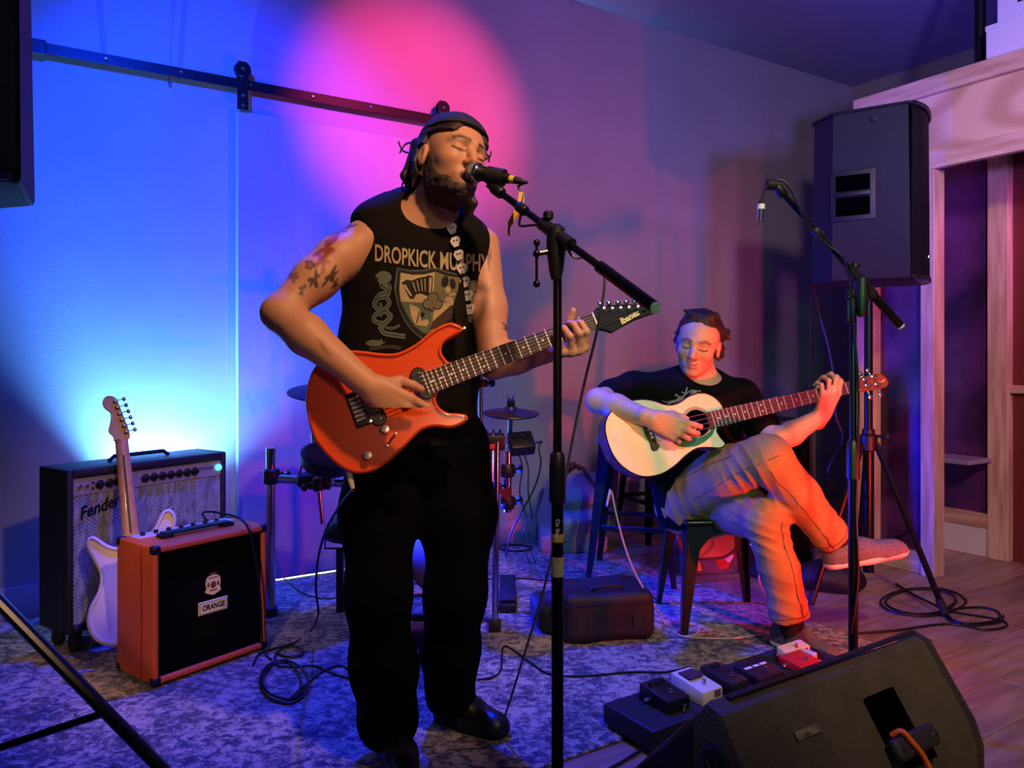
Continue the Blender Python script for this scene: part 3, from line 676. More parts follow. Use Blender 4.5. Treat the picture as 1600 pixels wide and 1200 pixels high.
side_rect(MB(PAM), -.095, .035, .365, .430, .0042, .0052, .0004).build('handle_recess', MATS['deep_black'], sh)
side_rect(MB(PAM), -.098, .038, .342, .362, .004, .014, .006).build('handle_bar', m_black, sh)
MB(PAM).lathe([(.009, 0), (.009, .006), (0, .007)], (.05, -.2005, .645), (0, -1, 0), 12).build('rigging_plug', m_rubber, sh)
MB(PAM).lathe([(.004, 0), (.003, .003), (0, .003)], (.226, -.02, .10), (1, 0, 0), 10).build('power_light', mat('led_white', '#cfe6ff', emit='#bfe0ff', estr=14), pa)
# tripod
def tripod(base, top, feet, hub_z, label, mast_r=.0175, hub_low=.22):
    o = thing('speaker_stand', label, 'speaker stand', base); base = Vector(base)
    MB().tube([base+Vector((0, 0, .16)), base+Vector((0, 0, top))], mast_r, 14).build('mast', m_blackm, o)
    MB().tube([base+Vector((0, 0, .13)), base+Vector((0, 0, hub_z+.06))], mast_r+.005, 14).build('outer_tube', m_blackm, o)
    hb = MB().lathe([(.024, -.035), (.036, -.03), (.036, .03), (.026, .04), (.026, .055)], base+Vector((0, 0, hub_z)), (0, 0, 1), 14).build('hub', m_black, o)
    MB().lathe([(.007, 0), (.007, .03), (.014, .032), (.016, .05), (.012, .056)], base+Vector((.02, -.015, hub_z+.03)), (.8, -.6, 0), 10).build('clamp_knob', m_black, hb)
    MB().lathe([(.022, -.02), (.032, -.018), (.032, .018), (.022, .02)], base+Vector((0, 0, hub_low)), (0, 0, 1), 14).build('collar', m_black, o)
    for ft in feet:
        ft = Vector(ft); d = ft-(base+Vector((0, 0, hub_z))); st = base+Vector((0, 0, hub_z))+Vector((d.x, d.y, 0)).normalized()*.03
        en = ft+Vector((0, 0, .016)); lg = MB().tube([st, en], .0125, 10).build('leg', m_blackm, o)
        e = (en-st).normalized(); MB().tube([en-e*.06, en-e*.004], .0160, 10).build('rubber_foot', m_rubber, lg)
        mid = st.lerp(en, .52); MB().tube([base+Vector((0, 0, hub_low))+Vector((d.x, d.y, 0)).normalized()*.03, mid], .0075, 6).build('brace', m_blackm, o)
    return o
PB = Vector((PAM.translation.x, PAM.translation.y, 0))
f1 = G(1477, 966); r_ = (f1-PB); r_.z = 0
fe = [f1]+[PB+Matrix.Rotation(math.radians(a), 3, 'Z') @ r_ for a in (118, 240)]
tripod(PB, 1.354, fe, .68, 'black tripod speaker stand beside the seated player, holding the loudspeaker')
# --- loudspeaker at the left edge with its tripod
PLM = frame(Vector((-1.192, 1.52, 1.378)), (.45, -.89, 0), (.89, .45, 0))
pl, sh2 = pa_speaker(PLM, 'black loudspeaker with mesh grille at the left edge above the amplifiers', w=.42, d=.40, h=.72, cut=.10)
MB(PLM).box2((.198, .10, .030), (.2155, .175, .050), .001, 1).build('badge', mat('badge_gold', '#a58a50', rough=.4, metal=.6), pl)
LB = Vector((-1.192, 1.52, RT))
ft = Vector((-.43, 1.47, RT)); r_ = ft-LB
tripod(LB, 1.377-RT, [ft]+[LB+Matrix.Rotation(math.radians(a), 3, 'Z') @ r_ for a in (120, 240)], .72, 'black tripod speaker stand standing in front of the big combo amplifier')

# --- stage monitor wedge: local x along its length, y away from the camera, z up
MX = Vector((.836, .549, 0)).normalized(); MM = frame(Vector((.386, 1.46, 0)), MX, Vector((-MX.y, MX.x, 0)))
mon = thing('stage_monitor', 'black wedge stage monitor lying on the wooden floor, seen from behind', 'stage monitor', MM.translation)
prof = [(-.135, .0), (-.135, .17), (-.115, .225), (-.012, .375), (.03, .385), (.34, .06), (.34, .0)]
def prism_x(mb, pr, x0, x1, rnd, seg=2):
    s_ = MB(mb.M @ Matrix(((0, 0, 1, 0), (1, 0, 0, 0), (0, 1, 0, 0), (0, 0, 0, 1)))); s_.prism(pr, x0, x1, rnd, seg); mb.v += s_.v; b0 = len(mb.v)-len(s_.v); mb.f += [tuple(i+b0 for i in f) for f in s_.f]; return mb
m_mon = mat('monitor_paint', '#4a4030', rough=.5, bump=.5, bscale=160, mix='#574b39', mscale=12)
mc = prism_x(MB(MM), prof, .0, .735, .016).build('cabinet', m_mon, mon)
slx = Vector((0, .103, .150)).normalized(); BKM = frame(MM @ Vector((.0, -.0635, .300)), MX, MM.to_3x3() @ slx)   # sloping rear face frame: x along, y up the slope, z out
MB(BKM).box2((.40, -.060, -.002), (.505, .030, .0035), .002, 1).build('handle_recess', MATS['deep_black'], mc)
VBK = frame(MM @ Vector((0, -.135, .0)), MX, (0, 0, 1))
cu = MB(BKM); cu.box2((.385, -.100, .006), (.535, -.055, .030), .011, 3); cu.build('handle_bar', mat('handle_brown', '#2c2620', rough=.6, bump=.4), mc)
MB(BKM).box2((.42, -.120, -.004), (.53, -.0605, .0032), .002, 1).build('handle_plate', MATS['deep_black'], mc)
for x in (.398, .522): MB(BKM).lathe([(.006, 0), (.005, .003), (0, .003)], (x, -.078, .030), (0, 0, 1), 8).build('screw', m_chrome, mc)
MB(MM @ Matrix.Identity(4)).box2((.05, .010, .3845), (.70, .026, .390), .002, 1).build('top_trim', m_rubber, mc)
SDM = frame(MM @ Vector((.0, .02, .15)), MM.to_3x3() @ Vector((0, -1, 0)), (0, 0, 1))
MB(SDM).lathe([(.034, 0), (.034, .004), (.024, .006), (.020, .003), (.008, .003), (.008, .008), (0, .008)], (.02, .135, .0), (0, 0, 1), 20).build('pole_socket', mat('socket_metal', '#5a5a5c', rough=.35, metal=.9), mc)
prism_x(MB(MM), [(.06, .05), (.325, .05), (.325, .07), (.06, .33)], -.006, -.0005, .002).build('side_panel', m_black, mc)
tape = MB(BKM).box2((.16, .005, .0), (.235, .022, .0015)).build('tape_remnant', mat('old_tape', '#8f8660', rough=.6, mix='#3a3424', mscale=40), mc)
cord = cat([BKM @ Vector(p) for p in ((.412, -.050, .010), (.418, -.048, .033), (.428, -.072, .0365), (.440, -.100, .036), (.448, -.135, .030), (.452, -.180, .034))], 6)
tag(MB().tube(cord, .0055, 8).build('orange_cord', mat('orange_cord', '#e8661c', rough=.5)), 'short orange cord looped over the handle of the wedge monitor', 'cord')

# --- microphone stands
def mic_stand(base, boom_a, boom_b, joint, label, base_r=.125, tape=False, mid=.62):
    base = Vector(base); joint = Vector(joint); o = thing('microphone_stand', label, 'microphone stand', base)
    MB().lathe([(.0, 0), (base_r-.003, 0), (base_r, .006), (base_r-.008, .014), (.03, .026), (.018, .045), (.0, .046)], base, (0, 0, 1), 28).build('round_base', m_blackm, o)
    MB().tube([base+Vector((0, 0, .03)), base+Vector((0, 0, mid))], .0135, 14).build('lower_tube', m_blackm, o)
    MB().tube([base+Vector((0, 0, mid)), joint], .0098, 12).build('upper_tube', m_blackm, o)
    MB().lathe([(.014, -.06), (.0185, -.055), (.0185, .02), (.016, .05), (.011, .056)], base+Vector((0, 0, mid)), (0, 0, 1), 14).build('height_clutch', m_black, o)
    a = Vector(boom_a); b_ = Vector(boom_b); e = (b_-a).normalized()
    bo = MB().tube([a, b_-e*.10], .0082, 12).build('boom', m_blackm, o)
    MB().tube([b_-e*.17, b_], .0128, 14).build('counterweight', m_blackm, bo)
    MB().lathe([(.0, 0), (.0100, 0), (.0120, .004), (.0120, .008), (0, .009)], b_-e*.001, e, 14).build('end_cap', mat('end_cap_green_lit', '#a9c4b4', rough=.3, metal=.4), bo)  # grey cap tinted greenish, the green lamp's light put into its colour
    t = (joint-a).dot(e); jp = a+e*t
    j = MB(); j.tube([jp-e*.055, jp+e*.055], .0155, 12); j.lathe([(.011, -.10), (.016, -.08), (.022, -.03), (.020, .012), (.008, .022)], jp, (0, 0, 1), 14)
    jo = j.build('boom_clutch', m_black, o)
    sd = Vector((-.92, -.2, -.2)).normalized(); k = MB(); k.tube([jp+Vector((0, 0, -.035)), jp+Vector((0, 0, -.035))+sd*.042], .006, 8); q = jp+Vector((0, 0, -.035))+sd*.045
    k.tube([q+Vector((0, 0, .022)), q+Vector((0, 0, -.062))], .0032, 8); k.ball(q+Vector((0, 0, -.066)), .0085, 10); k.ball(q+Vector((0, 0, .024)), .008, 10); k.ball(q, .009, 10); k.build('tightening_lever', m_blackm, jo)
    kn = jp-e*.03+Vector((0, 0, .018)); MB().lathe([(.007, 0), (.012, .004), (.012, .016), (.009, .02)], kn, (0, 0, 1), 12).build('boom_knob', m_black, jo)
    MB().lathe([(.012, -.02), (.0145, -.015), (.0145, .015), (.011, .02)], a+e*.02, e, 12).build('clip_mount', m_black, bo)
    MB().lathe([(.011, -.016), (.013, -.012), (.013, .012), (.011, .016)], a+e*(t*.48), e, 12).build('extension_ring', m_black, bo)
    if tape:
        for z0, z1, cm in ((.628, .650, 'tape_yellow'), (.560, .614, 'tape_cream')):
            col = {'tape_yellow': '#e0c020', 'tape_cream': '#cfc894'}[cm]
            zz0 = CAMZ-(846+0-HY)/FPX*base.y if cm == 'tape_yellow' else CAMZ-(900-HY)/FPX*base.y
            hgt = .018 if cm == 'tape_yellow' else .044
            MB().lathe([(.0138, 0), (.0142, .0005), (.0142, hgt-.0005), (.0138, hgt)], base+Vector((0, 0, zz0)), (0, 0, 1), 16).build('tape_band', mat(cm, col, rough=.5), o)
        Mx = frame(base+Vector((-.0005, -.0144, CAMZ-(826-HY)/FPX*base.y)), (0, 0, -1), (1, 0, 0)); label_text('On Stage', Mx, .013, m_white, o, sx=1.0, bold=.0003)
        Mx = frame(base+Vector((-.0005, -.0144, CAMZ-(868-HY)/FPX*base.y)), (0, 0, -1), (1, 0, 0)); label_text('XL-2', Mx, .010, mat('dark_print', '#151515'), o, shear=.3)
    return o, a, e, jp
S1 = P(871, 372, 1.72)
b1 = P(771, 293, 1.875); b2 = P(1021, 479, 1.49)
e_ = (b2-b1).normalized(); j1 = b1+e_*((S1-b1).dot(e_))
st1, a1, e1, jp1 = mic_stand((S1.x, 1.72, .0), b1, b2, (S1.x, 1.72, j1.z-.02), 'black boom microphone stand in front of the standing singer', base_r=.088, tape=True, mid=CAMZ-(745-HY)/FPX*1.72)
S2 = P(1333, 455, 2.25)
b3 = P(1212, 290, 2.19); b4 = P(1406, 508, 2.27)
e_ = (b4-b3).normalized(); j2 = b3+e_*((S2-b3).dot(e_))
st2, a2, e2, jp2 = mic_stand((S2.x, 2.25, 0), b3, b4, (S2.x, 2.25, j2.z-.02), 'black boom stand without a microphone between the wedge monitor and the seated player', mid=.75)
# clip left empty on the second stand, with the loose plug hanging from it
cl = MB(); ca = P(1198, 288, 2.19); cb = P(1224, 290, 2.19); cl.tube([ca, ca.lerp(cb, .5), cb], [.017, .015, .012], 12); cl.tube([cb+Vector((0, 0, -.004)), a2+e2*.004], [.012, .010], 10); cl.build('microphone_clip', m_rubber, st2)
# microphone
mc_ = thing('microphone', 'black vocal microphone with silver mesh ball in front of the singer\'s mouth', 'microphone', P(742, 269, 1.885))
m0 = P(741, 269, 1.895); m1 = P(787, 278, 1.865); md = (m1-m0).normalized()
MB().ball(m0, .0235, 18, (1, 1, 1)).build('mesh_ball', mat('mic_mesh', '#8f9a92', rough=.38, metal=.85, bump=1.0, bscale=520), mc_)
MB().lathe([(.0238, .004), (.0252, .006), (.0252, .012), (.0238, .014)], m0, md, 20).build('band', m_chrome, mc_)
MB().lathe([(.0225, .013), (.0190, .018), (.0165, .05), (.0125, .092), (.011, .098), (0, .098)], m0, md, 18).build('handle', mat('mic_body', '#15151c', rough=.38, metal=.3), mc_)
MB().lathe([(.0098, .098), (.0098, .110)], m0, md, 14).build('connector_band', mat('tape_yellow', '#e0c020'), mc_)
MB().lathe([(.0092, .110), (.0085, .125), (.0045, .134), (.0035, .145)], m0, md, 12).build('plug', m_rubber, mc_)
clp = MB(); q = m0+md*.060; clp.lathe([(.0215, -.022), (.0215, .022), (.0175, .022), (.0185, -.022)], q, md, 16); clp.tube([q-Vector((0, 0, .015)), a1-e1*.01, a1+e1*.012], [.012, .0135, .011], 12); clp.build('microphone_clip', m_rubber, st1)
# ------------------------------------------------------------------ guitars
m_maple = mat('maple_neck', '#c99a63', rough=.38, mix='#b8844f', mscale=4, stretch=(6, .8, 6), coat=.2)
m_rose = mat('rosewood_board', '#3b2419', rough=.5, mix='#54341f', mscale=6, stretch=(8, .8, 8))
m_nickel = mat('nickel', '#cfcac2', rough=.22, metal=1.0)
m_pearl = mat('pearl_inlay', '#e6e4da', rough=.25)
m_str = mat('steel_string', '#b9b4ac', rough=.3, metal=1.0)
def plane_local(M, pts):
    o = M.translation; n = M.to_3x3() @ Vector((0, 0, 1)); inv = M.inverted()
    return [tuple((inv @ onplane(x, y, o, n)))[:2] for x, y in pts]
def smooth2(pts, n=5): return [tuple(p)[:2] for p in cat([(x, y, 0) for x, y in pts], n, True)]
def neck_parts(g, M, xn, xe, scale, wn, wb, nfret, zf, neck_m, board_m, x0, nstr, back=.020):
    """x runs from the bridge (0) to the nut (xn); board from xe to xn; x0 = where the neck wood starts"""
    wid = lambda x: wb+(wn-wb)*(x-xe)/(xn-xe)
    nk = MB(M); secs = []
    for i in range(9):
        x = x0+(xn-x0)*i/8; h = wid(max(x, xe))/2; secs.append([(x, -h, zf-.006), (x, -h*.92, zf-.006-back*.55), (x, -h*.5, zf-.006-back), (x, h*.5, zf-.006-back), (x, h*.92, zf-.006-back*.55), (x, h, zf-.006)])
    n = 6; fs = []
    for i in range(8):
        for k in range(n): fs.append((i*n+k, i*n+(k+1) % n, (i+1)*n+(k+1) % n, (i+1)*n+k))
    fs += [tuple(range(n))[::-1], tuple(8*n+k for k in range(n))]
    nk.add([p for s_ in secs for p in s_], fs); nko = nk.build('neck', neck_m, g, 50)
    bd = MB(M); bd.add([(xe, -wb/2, zf-.006), (xe, wb/2, zf-.006), (xn, wn/2, zf-.006), (xn, -wn/2, zf-.006), (xe, -wb/2, zf), (xe, wb/2, zf), (xn, wn/2, zf), (xn, -wn/2, zf)], [(0, 1, 2, 3), (7, 6, 5, 4), (0, 4, 5, 1), (1, 5, 6, 2), (2, 6, 7, 3), (3, 7, 4, 0)])
    bo = bd.build('fretboard', board_m, nko)
    for k in range(1, nfret+1):
        x = xn-scale*(1-2**(-k/12)); h = wid(x)/2
        if x < xe+.002: break
        MB(M).box((x, 0, zf+.0006), (.0030, 2*h, .0022)).build('fret', mat('fret_wire', '#d9d2c6', rough=.45, metal=.25), nko)
        if k in (3, 5, 7, 9, 12, 15, 17, 19, 21):
            xm = x+scale*2**(-k/12)*(2**(1/12)-1)/2
            for y in ((-.011, .011) if k == 12 else (0,)): MB(M).lathe([(.0032, 0), (.0032, .0006)], (xm, y, zf-.0001), (0, 0, 1), 10).build('inlay', m_pearl, nko)
    MB(M).box((xn+.002, 0, zf+.001), (.005, wn, .006), .001, 1).build('nut', m_pearl, nko)
    return nko
def strings(g, M, n, x0, x1, w0, w1, z0, z1, r=.0007, posts=None):
    for i in range(n):
        a = (i/(n-1)-.5); pts = [(x0, a*w0, z0), (x1, a*w1, z1)]
        if posts: pts.append(posts[i])
        MB(M).tube(pts, r*(1.0+.35*(i/(n-1))), 5).build('string', m_str, g)
# --- orange electric guitar held by the singer
GB = P(556, 641, 1.855); GN = P(927, 503, 1.985); GU = (GN-GB).normalized(); GM = frame(GB, GU, (0, .20, 1))
SC = (GN-GB).length
eg = thing('electric_guitar', 'glossy orange electric guitar with black pointed headstock held by the standing singer', 'guitar', GB)
body_px = [(722, 510), (713, 505), (700, 503.5), (676, 515), (650, 536), (622, 550), (596, 551), (568, 547.5), (540, 546.5), (520, 552), (500, 563), (486, 582), (479, 606), (477, 630), (481, 656), (490, 684), (503, 703), (520, 721), (540, 735), (562, 740.5), (590, 733), (620, 710), (648, 682), (662, 671), (680, 667), (702, 669), (718, 665), (731, 656), (729, 648), (716, 645), (700, 644), (688, 637), (682, 626), (684, 614), (703, 572), (698, 562), (691, 552), (691, 540), (698, 531), (712, 523), (722, 517)]
gb_out = smooth2(plane_local(GM, body_px), 4)
m_orange = mat('orange_lacquer', '#dd4a10', rough=.22, coat=.5, mix='#e5560f', mscale=3)
gbo = MB(GM).prism(gb_out, -.044, 0, .007, 3).build('body', m_orange, eg, 60)
xe = (GM.inverted() @ onplane(664, 601, GB, GM.to_3x3() @ Vector((0, 0, 1)))).x
nk = neck_parts(eg, GM, SC, xe, SC, .0425, .056, 24, .012, m_maple, m_rose, xe, 6)
hs_px = [(927, 489), (932, 481), (950, 477.5), (975, 476), (998, 476), (1014, 480), (1030, 487), (1012, 493), (990, 501), (970, 512), (956, 520), (948, 517), (937, 515), (931, 514)]
HSM = GM @ Matrix.Translation((0, 0, -.004))
hso = MB(GM).prism(plane_local(GM, hs_px), -.012, .003, .002, 1).build('headstock', mat('black_gloss', '#08080a', rough=.5, spec=.12), eg)
lx = GM.inverted() @ onplane(983, 496, GB, GM.to_3x3() @ Vector((0, 0, 1)))
lgM = GM @ Matrix.Translation((lx.x, lx.y, .0036)) @ Matrix.Rotation(math.radians(9), 4, 'Z')
label_text('Ibanez', lgM, .022, mat('logo_cream', '#d9b98a', rough=.4), hso, sx=1.0, shear=.12, bold=.0008)
tun = plane_local(GM, [(942, 484), (955, 484), (968, 483.5), (981, 482.5), (995, 481.5), (1007, 483)])
pegs = plane_local(GM, [(939, 473), (953, 472), (967, 471), (980, 470), (993, 469), (1006, 470)])
for (x, y), (x2, y2) in zip(tun, pegs):
    t_ = MB(GM); t_.lathe([(.0052, 0), (.0052, .003), (.0032, .004), (.0032, .011), (.004, .013), (0, .0135)], (x, y, .003), (0, 0, 1), 12); t_.tube([(x, y, -.009), (x2, y2, -.009)], .0022, 6); t_.ball((x2, y2, -.009), .0078, 10, (1, .9, .55)); t_.build('tuning_peg', m_nickel, hso)
# bridge
br = MB(GM).box((.006, 0, .004), (.034, .086, .008), .002, 1).build('bridge', mat('bridge_black', '#1c1a1a', rough=.35, metal=.6), eg)
for i in range(6): MB(GM).box((.004, (i-2.5)*.0108, .0105), (.026, .0078, .0065), .002, 1).build('saddle', m_nickel, br)
for i in (-1, 1): MB(GM).lathe([(.006, 0), (.006, .006), (0, .007)], (.022, i*.036, .004), (0, 0, 1), 12).build('pivot_post', m_nickel, br)
def stad(L, w, n=8): return [(w*math.cos(a), L/2-w+w*math.sin(a)) for a in [math.pi*i/n for i in range(n+1)]]+[(-w*math.cos(a), -(L/2-w)-w*math.sin(a)) for a in [math.pi*i/n for i in range(n+1)]]
for (px, py, w_, L_, nm) in ((627, 612, .0105, .080, 'pickup'), (660, 599, .019, .084, 'pickup'), (585, 640, .019, .084, 'pickup')):
    c = plane_local(GM, [(px, py)])[0]; pm = GM @ Matrix.Translation((c[0], c[1], 0)) @ Matrix.Rotation(math.radians(7), 4, 'Z')
    po = MB(pm).prism(stad(L_, w_), -.002, .006, .0015, 1).build(nm, mat('pickup_black', '#0e0d0d', rough=.35), eg)
    for i in range(6): MB(pm).lathe([(.0024, 0), (.0022, .0012)], (.004 if w_ > .015 else 0, (i-2.5)*.0104, .006), (0, 0, 1), 8).build('pole_piece', m_nickel, po)
for (px, py) in ((602, 671), (575, 712)):
    c = plane_local(GM, [(px, py)])[0]; MB(GM).lathe([(.0105, 0), (.0105, .012), (.0092, .015), (0, .0155)], (c[0], c[1], 0), (0, 0, 1), 18).build('volume_knob', m_nickel, eg)
sw = plane_local(GM, [(618, 677), (605, 696)])
so = MB(GM).tube([(sw[0][0], sw[0][1], .0005), (sw[1][0], sw[1][1], .0005)], .0016, 6).build('switch_slot', m_black, eg)
for c in sw: MB(GM).lathe([(.0032, 0), (.003, .003), (0, .0032)], (c[0], c[1], 0), (0, 0, 1), 8).build('screw', m_nickel, eg)
MB(GM).tube([((sw[0][0]+sw[1][0])/2, (sw[0][1]+sw[1][1])/2, 0), ((sw[0][0]+sw[1][0])/2+.002, (sw[0][1]+sw[1][1])/2+.002, .012)], .0025, 6).build('switch_lever', m_black, eg)
strings(eg, GM, 6, .004, SC, .054, .035, .0145, .0155, posts=[(x, y, .012) for x, y in tun[::-1]])
hb = plane_local(GM, [(722, 511)])[0]
MB(GM).lathe([(.004, 0), (.004, .006), (.008, .008), (.008, .012), (0, .013)], (hb[0]-.002, hb[1], -.022), (1, 0, 0), 10).build('strap_button', m_nickel, eg)
jk = plane_local(GM, [(545, 737)])[0]
jo_ = MB(GM).tube([(jk[0], jk[1]+.004, -.022), (jk[0]-.004, jk[1]-.022, -.022), (jk[0]-.006, jk[1]-.040, -.022)], [.007, .0075, .005], 10).build('cable_plug', mat('plug_cream', '#cfc3a8', rough=.4), eg)
PLUG = GM @ Vector((jk[0]-.006, jk[1]-.040, -.022))

# --- acoustic bass held by the seated player
BB = P(1019, 678, 2.66); BN = P(1337, 603, 2.86); BU = (BN-BB).normalized(); BM_ = frame(BB, BU, (0, .26, 1)); BSC = (BN-BB).length
bn3 = BM_.to_3x3() @ Vector((0, 0, 1))
ab = thing('acoustic_bass_guitar', 'pale acoustic bass guitar with green pickguard held by the seated player', 'guitar', BB)
bpx = [(1130, 641), (1127, 632), (1115, 620), (1097, 614), (1077, 619), (1060, 630), (1042, 633), (1020, 626), (1000, 624), (980, 628), (962, 637), (950, 650), (945.5, 668), (950, 692), (962, 717), (981, 735), (1005, 744.5), (1032, 741), (1055, 727), (1071, 712), (1088, 701), (1106, 699), (1126, 699.5), (1133, 693), (1126, 684), (1120, 673), (1124, 664), (1131, 659)]
bo_ = smooth2(plane_local(BM_, bpx), 4)
MB(BM_).prism(bo_, -.088, -.003, .004, 2).build('body_shell', mat('mahogany_sides', '#5a2318', rough=.25, coat=.4), ab, 50)
top = MB(BM_).prism(bo_, -.0028, .0004, .0008, 1).build('soundboard', mat('pale_spruce', '#efe7c8', rough=.4, coat=.1, mix='#e6dcb8', mscale=7, stretch=(.6, 12, 1)), ab, 50)
bind = [BM_ @ Vector((x, y, -.0005)) for x, y in bo_]; bind.append(bind[0])
MB().tube(bind, .0022, 5).build('binding', m_black, ab)
shc = plane_local(BM_, [(1089, 661)])[0]
MB(BM_).lathe([(.0, 0), (.047, 0), (.047, .0008), (0, .0008)], (shc[0], shc[1], .0003), (0, 0, 1), 30).build('sound_hole', MATS['deep_black'], ab)
MB(BM_).lathe([(.050, 0), (.058, 0), (.058, .0007), (.050, .0007)], (shc[0], shc[1], .0003), (0, 0, 1), 30).build('rosette', mat('rosette', '#a89a78', rough=.4), ab)
gpx = [(1117, 664), (1108, 676), (1094, 683), (1082, 683), (1074, 677), (1062, 676), (1052, 682), (1051, 690), (1060, 697), (1074, 699), (1090, 696), (1104, 688), (1114, 677)]
MB(BM_).prism(smooth2(plane_local(BM_, gpx), 4), .0004, .0022).build('pickguard', mat('green_pearl', '#0f6a4a', rough=.3, mix='#2c9270', mscale=18), ab)
cp = plane_local(BM_, [(1063, 681)])[0]; q_ = MB(BM_)
q_.ball((cp[0]-.012, cp[1]-.004, .004), .014, 10, (1, .7, .35)); q_.ball((cp[0]+.012, cp[1]+.004, .004), .014, 10, (1, .6, .35)); q_.build('thumb_rest', m_rubber, ab)
bpl = MB(BM_).prism(smooth2(plane_local(BM_, [(1008, 656), (1013, 655), (1019, 668), (1023, 680), (1029, 700), (1019, 704), (1015, 692), (1007, 676), (1005, 664)]), 3), .0004, .010, .002, 1).build('bridge', m_rose, ab)
for (px, py) in ((1010, 666), (1012, 672), (1015, 678), (1017, 684)):
    c = plane_local(BM_, [(px, py)])[0]; MB(BM_).lathe([(.0058, 0), (.0056, .006), (.003, .009), (0, .0095)], (c[0], c[1], .009), (0, 0, 1), 10).build('bridge_pin', m_pearl, bpl)
MB(BM_).box((.004, 0, .013), (.004, .076, .008), .001, 1).build('saddle', m_pearl, bpl)
xe = plane_local(BM_, [(1104, 657)])[0][0]
nkb = neck_parts(ab, BM_, BSC, xe, BSC, .043, .060, 22, .008, mat('bass_neck_brown', '#6b3a22', rough=.35), m_rose, plane_local(BM_, [(1126, 650)])[0][0]-.02, 4, back=.022)
hpx = [(1338, 595), (1346, 590), (1366, 585), (1378, 585.5), (1387, 596), (1385, 604), (1372, 608), (1352, 611), (1341, 610)]
hbo = MB(BM_).prism(smooth2(plane_local(BM_, hpx), 3), -.010, .005, .002, 1).build('headstock', mat('headstock_brown', '#7a4420', rough=.3, coat=.3), ab)
bt = plane_local(BM_, [(1350, 595), (1363, 590), (1354, 604), (1369, 602)])
bk = plane_local(BM_, [(1346, 584), (1358, 578), (1362, 620), (1378, 616)])
for (x, y), (x2, y2) in zip(bt, bk):
    t_ = MB(BM_); t_.lathe([(.010, 0), (.010, .002), (.0055, .003), (.0055, .016), (.0065, .018), (0, .0185)], (x, y, .005), (0, 0, 1), 14); t_.tube([(x, y, -.007), (x2, y2, -.007)], .003, 6); t_.ball((x2, y2, -.007), .012, 10, (1.0, .8, .35)); t_.build('tuning_peg', m_nickel, hbo)
strings(ab, BM_, 4, .004, BSC, .056, .032, .0165, .0125, r=.0010, posts=[(x, y, .016) for x, y in (bt[2], bt[3], bt[1], bt[0])])
lx = plane_local(BM_, [(1377, 596)])[0]; label_text('Fender', BM_ @ Matrix.Translation((lx[0], lx[1], .0056)) @ Matrix.Rotation(math.radians(12), 4, 'Z'), .014, m_cream, hbo, sx=.8, shear=.35)

# --- cream electric guitar leaning on the big amplifier, seen from behind
WB = P(212, 905, 2.68); WU = (P(189, 668, 2.79)-WB).normalized(); WM = frame(WB, WU, (1, .55, 0))
WM = frame(WB, (WM.to_3x3() @ Vector((0, 1, 0))), WU)     # x across, y up the neck, z towards the viewer
if (WM.to_3x3() @ Vector((0, 0, 1))).y > 0: WM = frame(WB, -(WM.to_3x3() @ Vector((1, 0, 0))), WU)
wg = thing('electric_guitar', 'cream electric guitar leaning against the big combo amplifier, maple neck seen from behind', 'guitar', P(175, 1003, 2.80))
so_ = [(.0, -.205), (.07, -.20), (.125, -.165), (.152, -.11), (.150, -.05), (.122, .0), (.108, .045), (.118, .095), (.142, .15), (.150, .195), (.132, .222), (.105, .215), (.075, .165), (.045, .135), (.028, .13), (-.028, .13), (-.045, .12), (-.075, .135), (-.112, .17), (-.135, .165), (-.140, .135), (-.122, .085), (-.107, .035), (-.118, -.015), (-.148, -.065), (-.158, -.12), (-.135, -.175), (-.08, -.205)]
m_wg = mat('cream_lacquer', '#d8ccc6', rough=.25, coat=.4)
MB(WM).prism(smooth2(so_, 4), -.044, 0, .010, 3).build('body', m_wg, wg, 60)
nkw = MB(WM); secs = []
for i in range(8):
    y = .115+(.50-.115)*i/7; h = .028-.0065*i/7; secs += [(-h, y, -.040), (-h*.95, y, -.028), (-h*.5, y, -.020), (h*.5, y, -.020), (h*.95, y, -.028), (h, y, -.040)]
fs = []
for i in range(7):
    for k in range(6): fs.append((i*6+k, i*6+(k+1) % 6, (i+1)*6+(k+1) % 6, (i+1)*6+k))
fs += [tuple(range(6))[::-1], tuple(42+k for k in range(6))]
nko = nkw.add(secs, fs).build('neck', m_maple, wg, 50)
MB(WM).box2((-.004, .16, -.0205), (.004, .44, -.0192)).build('skunk_stripe', m_rose, nko)
MB(WM).box2((-.024, .085, -.002), (.024, .135, .002), .004, 2).build('neck_plate', m_nickel, wg)
hsx = [(-.022, .495), (-.026, .512), (-.040, .535), (-.032, .565), (-.028, .60), (-.046, .622), (-.050, .645), (-.036, .664), (-.012, .660), (.000, .640), (.010, .60), (.020, .56), (.028, .52), (.022, .497)]
hw = MB(WM).prism(smooth2(hsx, 3), -.042, -.028, .002, 1).build('headstock', m_maple, wg)
for i in range(6):
    y = .525+i*.0235; x = .018-.0052*i
    t_ = MB(WM); t_.box((x, y, -.024), (.014, .014, .010), .003, 1); t_.tube([(x, y, -.024), (x+.022, y+.003, -.024)], .0022, 6); t_.ball((x+.028, y+.004, -.024), .0085, 10, (.8, 1, .55)); t_.build('tuning_peg', mat('tuner_blue_steel', '#aeb9d8', rough=.2, metal=1.0), hw)
MB(WM).lathe([(.004, 0), (.004, .006), (.008, .008), (.008, .011), (0, .012)], (.133, .218, -.02), (.4, 1, 0), 10).build('strap_button', m_nickel, wg)
